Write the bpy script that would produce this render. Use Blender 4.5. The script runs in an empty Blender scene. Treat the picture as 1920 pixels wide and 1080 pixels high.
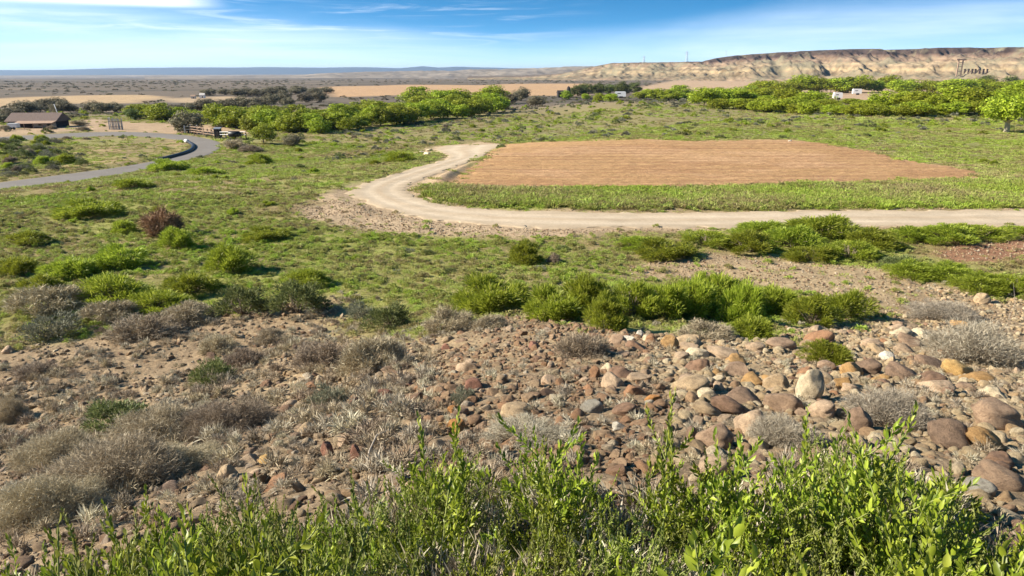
import bpy, math, random
import numpy as np
R = math.radians
rng = np.random.default_rng(7)
random.seed(7)
scene = bpy.context.scene
COL = scene.collection

# ---------------------------------------------------------------- camera numbers
EYE = np.array([0.0, 0.0, 8.0]); PITCH = R(16.93); F = 1321.0      # focal length in photo pixels
cp, sp = math.cos(PITCH), math.sin(PITCH)
def raydir(px, py):
    u = (np.asarray(px, float) - 960) / F; v = (540 - np.asarray(py, float)) / F
    return np.stack([u, cp + v * sp, -sp + v * cp], -1)             # per unit of axial depth
def azim(px): return (px - 960) / F

# ---------------------------------------------------------------- numpy noise
def _h(ix, iy, seed):
    n = (ix.astype(np.int64) * 374761393 + iy.astype(np.int64) * 668265263 + seed * 974711) & 0xFFFFFFFF
    n = ((n ^ (n >> 13)) * 1274126177) & 0xFFFFFFFF
    n = ((n ^ (n >> 16)) * 2246822519) & 0xFFFFFFFF
    return ((n ^ (n >> 15)) & 0xFFFFFF) / float(0xFFFFFF)
def vn(x, y, seed=0):
    x = np.asarray(x, float); y = np.asarray(y, float)
    x0 = np.floor(x); y0 = np.floor(y); fx = x - x0; fy = y - y0
    fx = fx * fx * (3 - 2 * fx); fy = fy * fy * (3 - 2 * fy)
    a = _h(x0, y0, seed); b = _h(x0 + 1, y0, seed); c = _h(x0, y0 + 1, seed); d = _h(x0 + 1, y0 + 1, seed)
    return ((a + (b - a) * fx) * (1 - fy) + (c + (d - c) * fx) * fy) * 2 - 1
def fbm(x, y, octv=4, seed=0):
    s = 0.0; a = 1.0; t = 0.0
    for k in range(octv):
        ca, sa = math.cos(k * 1.1 + .4), math.sin(k * 1.1 + .4)
        s = s + a * vn((x * ca - y * sa) * 2 ** k, (x * sa + y * ca) * 2 ** k, seed + k * 17); t += a; a *= .5
    return s / t
def sstep(a, b, x):
    t = np.clip((x - a) / (b - a), 0, 1); return t * t * (3 - 2 * t)
def splus(x, k): return np.logaddexp(0, x / k) * k

# ---------------------------------------------------------------- terrain
LA = np.array([-62., 78.]); LB = np.array([-26., 110.])            # foot line of the left bank
ld = (LB - LA) / np.linalg.norm(LB - LA); ln = np.array([-ld[1], ld[0]])
def base(x, y):
    x = np.asarray(x, float); y = np.asarray(y, float)
    r = np.hypot(x, y)
    d = (x - LA[0]) * ln[0] + (y - LA[1]) * ln[1]                   # >0 beyond the bank, on the valley floor
    f = -4.3 * sstep(-48, 3, d)
    rise = sstep(8, 45, x) * sstep(128, 215, y)
    f = f + 3.0 * rise * (1 - sstep(260, 420, y))
    f = f + 1.3 * np.exp(-(((x - 26) / 26) ** 2 + ((y - 118) / 16) ** 2))   # low mound behind the field
    f = f - 2.2 * sstep(170, 420, r) - 14 * sstep(600, 6000, r)
    A = 6.3 - .27 * splus(y - .2, .8) - .25 * splus(-x - .4, .8) - .09 * splus(x - 2.2, 1.0)
    A = np.where(y < 0, A - .05 * np.abs(y) * 0, A)
    k = 1.1
    near = f + splus(A - f, k)
    near = near + .10 * splus(x - 4, 2) * 0
    return near
def poly(pts):
    p = np.array(pts, float); return p
def hit(px, py, fn=base, rmax=30000.):
    px = np.atleast_1d(np.asarray(px, float)); py = np.atleast_1d(np.asarray(py, float))
    D = raydir(px, py); t = np.full(px.shape, .4); lo = t.copy(); done = np.zeros(px.shape, bool); hi = np.full(px.shape, rmax)
    while True:
        P = EYE + D * t[:, None]
        below = P[:, 2] < fn(P[:, 0], P[:, 1])
        new = below & ~done
        hi[new] = t[new]; done |= below
        lo = np.where(done, lo, t)
        if done.all() or t.min() > rmax: break
        t = np.where(done, t, t * 1.02 + .01)
    for _ in range(26):
        m = (lo + hi) / 2; P = EYE + D * m[:, None]
        b = P[:, 2] < fn(P[:, 0], P[:, 1])
        hi = np.where(b, m, hi); lo = np.where(b, lo, m)
    return EYE + D * hi[:, None], hi                                # points, axial depth
def wpoly(pts):
    p, _ = hit([a for a, b in pts], [b for a, b in pts]); return p[:, :2]
def sdist(x, y, P):
    """signed distance to polygon, positive inside"""
    x = np.asarray(x, float); y = np.asarray(y, float)
    dm = np.full(x.shape, 1e18); ins = np.zeros(x.shape, bool); n = len(P)
    for i in range(n):
        ax, ay = P[i]; bx, by = P[(i + 1) % n]
        ex, ey = bx - ax, by - ay
        t = np.clip(((x - ax) * ex + (y - ay) * ey) / (ex * ex + ey * ey + 1e-12), 0, 1)
        dm = np.minimum(dm, (x - ax - t * ex) ** 2 + (y - ay - t * ey) ** 2)
        c = ((ay > y) != (by > y)) & (x < (bx - ax) * (y - ay) / (by - ay + 1e-12) + ax)
        ins ^= c
    d = np.sqrt(dm); return np.where(ins, d, -d)

# outlines of the ground areas, read off along the ground and turned into world polygons
DR_OUT = [(2150, 429), (1920, 426), (1750, 425), (1600, 425), (1450, 426), (1300, 427), (1150, 428), (1000, 427), (900, 422), (800, 411), (720, 394), (672, 374), (655, 361), (672, 347), (715, 332), (770, 316), (815, 303), (838, 294), (822, 285), (812, 279), (830, 272)]
DR_IN = [(2150, 392), (1920, 392), (1750, 392), (1600, 392), (1450, 394), (1300, 397), (1150, 397), (1000, 394), (920, 391), (850, 385), (800, 374), (772, 362), (766, 352), (780, 341), (820, 326), (862, 310), (895, 297), (915, 288), (928, 280), (938, 274), (944, 269)]
PR_OUT = [(-120, 382), (-60, 372), (0, 362), (80, 351), (160, 339), (260, 322), (330, 305), (388, 291), (413, 279), (413, 267), (391, 260), (350, 253.5), (290, 249), (230, 247), (150, 248.5), (60, 253), (-40, 259)]
PR_IN = [(-120, 357), (-60, 349), (0, 340), (80, 331), (160, 321), (235, 311), (295, 300), (337, 291), (357, 283), (362, 275), (352, 268), (331, 262), (292, 257.5), (237, 255), (160, 256.5), (70, 261), (-40, 267)]
FIELD = [(846, 344), (868, 330), (905, 300), (945, 271), (1000, 267), (1100, 265), (1300, 263.5), (1480, 262), (1560, 270), (1640, 288), (1720, 304), (1790, 315), (1832, 324), (1800, 333), (1650, 339), (1400, 345), (1150, 349), (960, 351), (870, 350)]
PAD = [(545, 396), (600, 372), (650, 350), (720, 332), (840, 300), (815, 285), (770, 290), (790, 278), (900, 266), (950, 268), (850, 345), (780, 345), (790, 370), (900, 390), (1100, 397), (1400, 396), (1700, 390), (2100, 390), (2100, 430), (1700, 428), (1400, 430), (1200, 437), (1120, 448), (960, 446), (800, 440), (680, 436), (570, 412)]
GRAV1 = [(1180, 500), (1330, 478), (1450, 480), (1560, 496), (1700, 510), (1790, 540), (1900, 560), (2100, 575), (2100, 620), (1660, 590), (1500, 560), (1300, 525), (1180, 520)]
REDP = [(1745, 478), (1790, 460), (1920, 450), (2060, 450), (2060, 486), (1920, 492), (1800, 490)]
ROCKS = [(-200, 690), (0, 650), (120, 640), (300, 610), (480, 575), (640, 560), (640, 620), (760, 640), (900, 600), (1000, 590), (1100, 620), (1440, 640), (1500, 612), (1660, 590), (1760, 540), (1900, 560), (2200, 590), (2400, 1400), (-600, 1400)]
dr_out, dr_in = wpoly(DR_OUT), wpoly(DR_IN)
pr_out, pr_in = wpoly(PR_OUT), wpoly(PR_IN)
P_dr = np.vstack([dr_out, dr_in[::-1]]); P_pr = np.vstack([pr_out, pr_in[::-1]])
P_field = wpoly(FIELD); P_pad = wpoly(PAD); P_grav1 = wpoly(GRAV1); P_red = wpoly(REDP); P_rocks = wpoly(ROCKS)
P_island = wpoly([(150, 262), (240, 258), (330, 263), (352, 272), (345, 284), (290, 298), (200, 314), (130, 320), (150, 290)])
P_yard = wpoly([(-200, 262), (0, 258), (150, 247), (350, 250), (420, 258), (480, 250), (420, 238), (340, 232), (250, 230), (180, 222), (100, 232), (-200, 240)])
P_tanL = wpoly([(-300, 192), (0, 186), (150, 180), (260, 177.5), (310, 181), (250, 192), (120, 193), (0, 200), (-300, 206)])
P_tanL2 = wpoly([(290, 184), (420, 180), (520, 186), (470, 192), (330, 190)])
P_tanM = wpoly([(610, 163), (760, 158.5), (900, 160), (1000, 156.5), (1110, 157), (1100, 178), (960, 180), (800, 178), (640, 180), (600, 174)])
P_tanR = wpoly([(1195, 165), (1260, 152), (1400, 148), (1600, 149), (1800, 152), (2300, 152), (2300, 190), (1500, 185), (1200, 178)])
P_mound = wpoly([(860, 255), (960, 238), (1080, 212), (1200, 200), (1330, 197), (1450, 205), (1600, 214), (1750, 222), (1900, 250), (1900, 300), (1700, 295), (1560, 262), (1300, 258), (1000, 260)])
berm_a, berm_b = wpoly([(842, 344), (942, 270)])
def berm(x, y):
    e = berm_b - berm_a; L = np.linalg.norm(e); u = e / L
    t = (x - berm_a[0]) * u[0] + (y - berm_a[1]) * u[1]; s = (x - berm_a[0]) * -u[1] + (y - berm_a[1]) * u[0]
    return .26 * np.exp(-((s - .4) / .8) ** 2) * sstep(-2, 1, t) * (1 - sstep(L - 2, L + 2, t))
def flatmask(x, y):
    d = np.maximum(np.maximum(sdist(x, y, P_dr), sdist(x, y, P_pr)), sdist(x, y, P_field))
    return 1 - sstep(-1.5, 0., d)
def ground(x, y, flat=None):
    """height of the ground sheet"""
    x = np.asarray(x, float); y = np.asarray(y, float); r = np.hypot(x, y)
    if flat is None: flat = flatmask(x, y)
    far = 1 - sstep(120, 260, r)
    n = .16 * fbm(x / 4.2, y / 4.2, 4, 3) * sstep(3, 14, r) * far
    n = n + .55 * fbm(x / 17., y / 17., 3, 9) * sstep(14, 45, r) * far * sstep(-10, -40, x)
    n = n + .30 * fbm(x / 30., y / 30., 3, 5) * sstep(30, 80, r) * far
    n = n + 1.2 * fbm(x / 160., y / 160., 3, 21) * sstep(250, 500, r) + 5 * fbm(x / 900., y / 900., 4, 23) * sstep(1500, 4000, r)
    # terraced trails and rills across the left bank
    n = n + .05 * np.abs(fbm(x / 1.1, y / 2.6, 3, 31)) * sstep(6, 14, r) * (1 - sstep(50, 80, r))
    return base(x, y) + n * flat + berm(x, y) * flat - .05 * (1 - flat)
def put(px, py, fn=None):
    """world point on the ground under a point read from the photo"""
    _, t0 = hit(px, py); D = raydir(np.atleast_1d(px), np.atleast_1d(py)); k = np.concatenate([np.linspace(.72, .94, 12)[:-1], np.linspace(.94, 1.06, 40), np.linspace(1.06, 1.4, 14)[1:]])
    T = t0[:, None] * k; P = EYE + D[:, None, :] * T[..., None]; dz = P[..., 2] - ground(P[..., 0].ravel(), P[..., 1].ravel()).reshape(T.shape)
    j = np.clip(np.argmax(dz < 0, 1), 1, len(k) - 1); i = np.arange(len(T)); a, b = dz[i, j - 1], dz[i, j]; w = np.clip(a / (a - b + 1e-9), 0, 1)
    t = np.where((dz < 0).any(1), T[i, j - 1] * (1 - w) + T[i, j] * w, t0)
    return EYE + D * t[:, None], t

# ---------------------------------------------------------------- object helpers
def tag(o, label=None, cat=None, group=None, kind=None):
    if label: o['label'] = label
    if cat: o['category'] = cat
    if group: o['group'] = group
    if kind: o['kind'] = kind
    return o
def mk(name, V, Fc, mat=None, parent=None, smooth=False, link=True, mats=None):
    me = bpy.data.meshes.new(name)
    V = np.asarray(V, np.float32)
    if isinstance(Fc, np.ndarray):
        n, k = Fc.shape
        me.vertices.add(len(V)); me.vertices.foreach_set('co', V.ravel())
        me.loops.add(n * k); me.loops.foreach_set('vertex_index', Fc.astype(np.int32).ravel())
        me.polygons.add(n); me.polygons.foreach_set('loop_start', np.arange(0, n * k, k, dtype=np.int32))
        me.update(calc_edges=True)
    else:
        me.from_pydata([tuple(v) for v in V], [], [tuple(f) for f in Fc]); me.update()
    if smooth: me.polygons.foreach_set('use_smooth', np.ones(len(me.polygons), bool)); me.update()
    if mat: me.materials.append(mat)
    o = bpy.data.objects.new(name, me)
    if link: COL.objects.link(o)
    if parent: o.parent = parent
    return o
def empty(name, loc, rz=0, sc=1):
    o = bpy.data.objects.new(name, None); COL.objects.link(o); o.location = loc; o.rotation_euler = (0, 0, rz); o.empty_display_size = .1
    o.scale = (sc, sc, sc) if np.isscalar(sc) else sc
    return o
class MB:
    def __init__(s): s.V = []; s.F = []
    def add(s, V, Fc):
        b = len(s.V); s.V += [tuple(v) for v in V]; s.F += [tuple(i + b for i in f) for f in Fc]
    def box(s, c, d, rz=0, rx=0, taper=1.0):
        x, y, z = d[0] / 2, d[1] / 2, d[2] / 2; V = []
        for (a, b, e) in ((-1, -1, -1), (1, -1, -1), (1, 1, -1), (-1, 1, -1), (-1, -1, 1), (1, -1, 1), (1, 1, 1), (-1, 1, 1)):
            k = taper if e > 0 else 1
            p = [a * x * k, b * y * k, e * z]
            p = [p[0], p[1] * math.cos(rx) - p[2] * math.sin(rx), p[1] * math.sin(rx) + p[2] * math.cos(rx)]
            p = [p[0] * math.cos(rz) - p[1] * math.sin(rz), p[0] * math.sin(rz) + p[1] * math.cos(rz), p[2]]
            V.append((p[0] + c[0], p[1] + c[1], p[2] + c[2]))
        s.add(V, [(0, 3, 2, 1), (4, 5, 6, 7), (0, 1, 5, 4), (1, 2, 6, 5), (2, 3, 7, 6), (3, 0, 4, 7)])
    def tube(s, pts, rad, n=6, cap=True):
        pts = [np.array(p, float) for p in pts]
        if np.isscalar(rad): rad = [rad] * len(pts)
        V = []; Fc = []
        for i, p in enumerate(pts):
            t = pts[min(i + 1, len(pts) - 1)] - pts[max(i - 1, 0)]; t /= np.linalg.norm(t) + 1e-9
            a = np.cross(t, (0, 0, 1)) if abs(t[2]) < .9 else np.cross(t, (1, 0, 0)); a /= np.linalg.norm(a); b = np.cross(t, a)
            for k in range(n):
                th = 2 * math.pi * k / n; V.append(p + rad[i] * (a * math.cos(th) + b * math.sin(th)))
        for i in range(len(pts) - 1):
            for k in range(n):
                Fc.append((i * n + k, i * n + (k + 1) % n, (i + 1) * n + (k + 1) % n, (i + 1) * n + k))
        if cap: Fc.append(tuple(range(n - 1, -1, -1))); Fc.append(tuple((len(pts) - 1) * n + k for k in range(n)))
        s.add(V, Fc)
    def build(s, name, mat, parent=None, smooth=False):
        return mk(name, s.V, s.F, mat, parent, smooth)
def copy_tree(o, parent=None):
    c = o.copy(); COL.objects.link(c)
    if parent: c.parent = parent
    for ch in o.children: copy_tree(ch, c)
    return c

# ---------------------------------------------------------------- materials
def newmat(name):
    m = bpy.data.materials.new(name); m.use_nodes = True; nt = m.node_tree; nt.nodes.clear()
    out = nt.nodes.new('ShaderNodeOutputMaterial'); return m, nt, out
def N(nt, typ, **kw):
    n = nt.nodes.new(typ)
    for k, v in kw.items():
        if k == 'ins':
            for a, b in v.items(): n.inputs[a].default_value = b
        else: setattr(n, k, v)
    return n
def ramp(nt, stops, interp='LINEAR'):
    r = nt.nodes.new('ShaderNodeValToRGB'); cr = r.color_ramp; cr.interpolation = interp
    while len(cr.elements) < len(stops): cr.elements.new(.5)
    for e, (p, c) in zip(cr.elements, stops): e.position = p; e.color = (*c, 1)
    return r
def mixc(nt, a, b, fac, mode='MIX'):
    m = nt.nodes.new('ShaderNodeMix'); m.data_type = 'RGBA'; m.blend_type = mode
    for sock, v in ((m.inputs[6], a), (m.inputs[7], b), (m.inputs[0], fac)):
        if hasattr(v, 'is_linked'): nt.links.new(v, sock)
        elif isinstance(v, (int, float)): sock.default_value = v
        else: sock.default_value = (*v, 1)
    return m.outputs[2]
def simple(name, c, rough=.8, var=.25, scale=3., metallic=0, bump=0., spec=.3):
    m, nt, out = newmat(name)
    tc = N(nt, 'ShaderNodeTexCoord'); no = N(nt, 'ShaderNodeTexNoise', ins={'Scale': scale, 'Detail': 6., 'Roughness': .65})
    nt.links.new(tc.outputs['Object'], no.inputs['Vector'])
    r = ramp(nt, [(.3, tuple(x * (1 - var) for x in c)), (.7, tuple(min(1, x * (1 + var)) for x in c))])
    nt.links.new(no.outputs[0], r.inputs[0])
    p = N(nt, 'ShaderNodeBsdfPrincipled', ins={'Roughness': rough, 'Metallic': metallic, 'Specular IOR Level': spec})
    nt.links.new(r.outputs[0], p.inputs['Base Color'])
    if bump:
        b = N(nt, 'ShaderNodeBump', ins={'Strength': bump, 'Distance': .05}); nt.links.new(no.outputs[0], b.inputs['Height']); nt.links.new(b.outputs[0], p.inputs['Normal'])
    nt.links.new(p.outputs[0], out.inputs[0]); return m
def leafmat(name, stops, transl=.3, rough=.55, patch=None, spec=.25, objvar=.25):
    """foliage: colour varies leaf by leaf and plant by plant"""
    m, nt, out = newmat(name)
    g = N(nt, 'ShaderNodeNewGeometry'); oi = N(nt, 'ShaderNodeObjectInfo')
    r = ramp(nt, stops); 
    if patch:
        no = N(nt, 'ShaderNodeTexNoise', ins={'Scale': patch, 'Detail': 3.}); nt.links.new(oi.outputs['Location'], no.inputs['Vector'])
        a = N(nt, 'ShaderNodeMath', operation='MULTIPLY_ADD', ins={1: 1.9, 2: -.45}); nt.links.new(no.outputs[0], a.inputs[0])
        b = N(nt, 'ShaderNodeMath', operation='MULTIPLY_ADD', ins={1: .4}); nt.links.new(oi.outputs['Random'], b.inputs[0]); nt.links.new(a.outputs[0], b.inputs[2])
        c = N(nt, 'ShaderNodeMath', operation='MULTIPLY_ADD', ins={1: .35}); nt.links.new(g.outputs['Random Per Island'], c.inputs[0]); nt.links.new(b.outputs[0], c.inputs[2])
        d = N(nt, 'ShaderNodeMath', operation='SUBTRACT', ins={1: .37}); nt.links.new(c.outputs[0], d.inputs[0]); fac = d.outputs[0]
    else:
        fac = g.outputs['Random Per Island']
    nt.links.new(fac, r.inputs[0])
    hv = N(nt, 'ShaderNodeHueSaturation', ins={'Saturation': 1.0})
    mr = N(nt, 'ShaderNodeMapRange', ins={3: 1 - objvar, 4: 1 + objvar}); nt.links.new(oi.outputs['Random'], mr.inputs[0]); nt.links.new(mr.outputs[0], hv.inputs['Value'])
    mh = N(nt, 'ShaderNodeMapRange', ins={3: .485, 4: .515}); nt.links.new(oi.outputs['Random'], mh.inputs[0]); nt.links.new(mh.outputs[0], hv.inputs['Hue'])
    nt.links.new(r.outputs[0], hv.inputs['Color'])
    p = N(nt, 'ShaderNodeBsdfPrincipled', ins={'Roughness': rough, 'Specular IOR Level': spec}); nt.links.new(hv.outputs[0], p.inputs['Base Color'])
    t = N(nt, 'ShaderNodeBsdfTranslucent'); nt.links.new(hv.outputs[0], t.inputs[0])
    mx = N(nt, 'ShaderNodeMixShader', ins={0: transl}); nt.links.new(p.outputs[0], mx.inputs[1]); nt.links.new(t.outputs[0], mx.inputs[2])
    nt.links.new(mx.outputs[0], out.inputs[0]); return m
def rockmat(name, stops, use_color):
    m, nt, out = newmat(name)
    tc = N(nt, 'ShaderNodeTexCoord'); oi = N(nt, 'ShaderNodeObjectInfo')
    add = N(nt, 'ShaderNodeVectorMath', operation='ADD'); sc = N(nt, 'ShaderNodeVectorMath', operation='SCALE', ins={3: 37.})
    cmb = N(nt, 'ShaderNodeCombineXYZ'); nt.links.new(oi.outputs['Random'], cmb.inputs[0]); nt.links.new(oi.outputs['Random'], cmb.inputs[1]); nt.links.new(cmb.outputs[0], sc.inputs[0])
    nt.links.new(tc.outputs['Object'], add.inputs[0]); nt.links.new(sc.outputs[0], add.inputs[1])
    n1 = N(nt, 'ShaderNodeTexNoise', ins={'Scale': 2.2, 'Detail': 8., 'Roughness': .68}); n2 = N(nt, 'ShaderNodeTexNoise', ins={'Scale': 14., 'Detail': 6., 'Roughness': .75})
    for n in (n1, n2): nt.links.new(add.outputs[0], n.inputs['Vector'])
    if use_color: basec = oi.outputs['Color']
    else:
        rr = ramp(nt, stops); nt.links.new(oi.outputs['Random'], rr.inputs[0]); basec = rr.outputs[0]
    va = ramp(nt, [(.3, (.52, .48, .42)), (.5, (1.05, 1.02, .92)), (.72, (1.42, 1.38, 1.22))]); nt.links.new(n1.outputs[0], va.inputs[0])
    c = mixc(nt, basec, va.outputs[0], 1., 'MULTIPLY')
    vb = ramp(nt, [(.32, (.55, .5, .46)), (.5, (1, 1, 1)), (.7, (1.2, 1.2, 1.18))]); nt.links.new(n2.outputs[0], vb.inputs[0])
    c = mixc(nt, c, vb.outputs[0], .8, 'MULTIPLY')
    p = N(nt, 'ShaderNodeBsdfPrincipled', ins={'Roughness': .82, 'Specular IOR Level': .25}); nt.links.new(c, p.inputs['Base Color'])
    b = N(nt, 'ShaderNodeBump', ins={'Strength': .8, 'Distance': .08}); nt.links.new(n2.outputs[0], b.inputs['Height']); nt.links.new(b.outputs[0], p.inputs['Normal'])
    nt.links.new(p.outputs[0], out.inputs[0]); return m
STONES = [(.0, (.25, .18, .115)), (.16, (.38, .295, .195)), (.3, (.22, .135, .09)), (.45, (.31, .215, .135)), (.6, (.45, .365, .265)), (.72, (.25, .155, .105)), (.84, (.35, .24, .135)), (.95, (.56, .49, .39)), (1., (.31, .22, .17))]
M_rock = rockmat('river_stone', STONES, True)
M_gravel = rockmat('gravel_stone', STONES, False)
M_cobble = rockmat('pale_cobble_stone', [(0, (.36, .27, .165)), (.2, (.50, .40, .265)), (.35, (.33, .225, .14)), (.5, (.46, .35, .22)), (.65, (.58, .49, .35)), (.8, (.40, .27, .155)), (.9, (.30, .19, .135)), (1, (.50, .42, .30))], False)
M_redstone = rockmat('red_rubble_stone', [(0, (.28, .175, .11)), (.25, (.38, .265, .17)), (.45, (.24, .135, .085)), (.6, (.45, .34, .23)), (.8, (.32, .185, .11)), (1, (.37, .235, .14))], False)
M_shrubgreen = leafmat('shrub_leaf', [(0, (.13, .17, .014)), (.5, (.29, .345, .030)), (1, (.45, .48, .07))], .42, .5)
M_shrubolive = leafmat('shrub_olive_leaf', [(0, (.07, .09, .025)), (.5, (.14, .165, .05)), (1, (.24, .25, .09))], .25, .6)
M_fore = leafmat('broad_leaf', [(0, (.10, .14, .012)), (.5, (.235, .29, .022)), (1, (.37, .41, .05))], .32, .42, spec=.35)
M_fine = leafmat('fine_leaf', [(0, (.085, .10, .02)), (.4, (.17, .20, .03)), (.75, (.25, .28, .05)), (1, (.34, .32, .14))], .33, .5, spec=.3)
M_dry = leafmat('dry_twig', [(0, (.16, .12, .075)), (.5, (.33, .262, .17)), (1, (.52, .43, .30))], .1, .8)
M_pale = leafmat('pale_dry_twig', [(0, (.22, .18, .125)), (.5, (.40, .345, .245)), (1, (.58, .52, .39))], .1, .8)
M_sage = leafmat('sage_leaf', [(0, (.10, .105, .07)), (.5, (.19, .19, .125)), (1, (.30, .29, .2))], .15, .7)
M_redbrush = leafmat('rusty_twig', [(0, (.15, .085, .04)), (.5, (.33, .205, .105)), (1, (.48, .33, .19))], .1, .8)
M_grass = leafmat('grass_blade', [(0, (.38, .30, .15)), (.25, (.35, .31, .12)), (.5, (.33, .355, .085)), (.75, (.29, .355, .05)), (1, (.31, .38, .045))], .3, .6, patch=.11)
M_treeG = leafmat('tree_leaf', [(0, (.15, .18, .012)), (.5, (.275, .335, .018)), (1, (.42, .46, .04))], .3, .55)
M_treeD = leafmat('dark_tree_leaf', [(0, (.06, .085, .018)), (.5, (.11, .14, .03)), (1, (.17, .20, .05))], .25, .6)
M_treeB = leafmat('brown_tree_leaf', [(0, (.10, .088, .05)), (.5, (.17, .148, .085)), (1, (.26, .225, .14))], .2, .7)
M_bark = simple('bark', (.20, .16, .11), .9, .4, 9., bump=.6)
M_barkpale = simple('pale_bark', (.42, .36, .25), .9, .3, 9., bump=.6)
M_stem = simple('green_stem', (.20, .22, .06), .7, .3, 12.)
M_white = simple('white_paint', (.72, .71, .68), .5, .08, 4.)
M_dark = simple('dark_boards', (.035, .028, .026), .85, .4, 5.)
M_roof = simple('brown_roof', (.13, .085, .065), .85, .3, 3.)
M_wood = simple('weathered_wood', (.33, .22, .15), .9, .35, 4.)
M_paleboard = simple('bleached_board', (.55, .50, .44), .9, .3, 4.)
M_metal = simple('galvanised_metal', (.32, .32, .33), .5, .2, 4., metallic=.6)
M_deadwood = simple('dead_wood', (.40, .33, .25), .9, .3, 9.)
M_black = simple('black_plastic', (.018, .018, .02), .45, .3, 6.)
M_glass = simple('dark_window', (.02, .022, .026), .12, .2, 2., spec=.6)
M_rubber = simple('tyre_rubber', (.02, .02, .02), .9, .2, 6.)

# ---------------------------------------------------------------- ground material (colour attribute = kind of soil, plus fine procedural grain)
def groundmat(name, scl, attr=True, c=None, gr=(.72, 1.22), bump=.5, bscale=1., stretch=None):
    m, nt, out = newmat(name)
    tc = N(nt, 'ShaderNodeTexCoord'); vec = tc.outputs['Object']
    if stretch:
        mp = N(nt, 'ShaderNodeMapping'); mp.inputs['Scale'].default_value = stretch; nt.links.new(vec, mp.inputs[0]); vec = mp.outputs[0]
    if attr: basec = N(nt, 'ShaderNodeVertexColor', layer_name='soil').outputs[0]
    else: basec = N(nt, 'ShaderNodeRGB'); basec.outputs[0].default_value = (*c, 1); basec = basec.outputs[0]
    cur = basec; last = None
    for s, lo, hi in scl:
        n = N(nt, 'ShaderNodeTexNoise', ins={'Scale': s, 'Detail': 7., 'Roughness': .7}); nt.links.new(vec, n.inputs['Vector'])
        r = ramp(nt, [(.28, (lo, lo * .97, lo * .93)), (.72, (hi, hi * .99, hi * .97))]); nt.links.new(n.outputs[0], r.inputs[0])
        cur = mixc(nt, cur, r.outputs[0], 1., 'MULTIPLY'); last = n
    p = N(nt, 'ShaderNodeBsdfPrincipled', ins={'Roughness': .95, 'Specular IOR Level': .1}); nt.links.new(cur, p.inputs['Base Color'])
    b = N(nt, 'ShaderNodeBump', ins={'Strength': bump, 'Distance': .08 * bscale}); nt.links.new(last.outputs[0], b.inputs['Height']); nt.links.new(b.outputs[0], p.inputs['Normal'])
    nt.links.new(p.outputs[0], out.inputs[0]); return m
M_ground = groundmat('soil', [(.25, .8, 1.2), (2.5, .7, 1.3), (11., .55, 1.4)], bump=.8)
M_road = groundmat('graded_dirt', [(.5, .9, 1.1), (6., .85, 1.15)], bump=.35)
M_pave = groundmat('grey_road', [(.3, .9, 1.1), (5., .88, 1.12)], attr=False, c=(.185, .172, .16), bump=.2)
M_field = groundmat('tilled_soil', [(.35, .85, 1.13), (3., .7, 1.28), (9., .75, 1.2)], attr=True, bump=1., stretch=(.8, 1.2, 1.))

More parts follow.
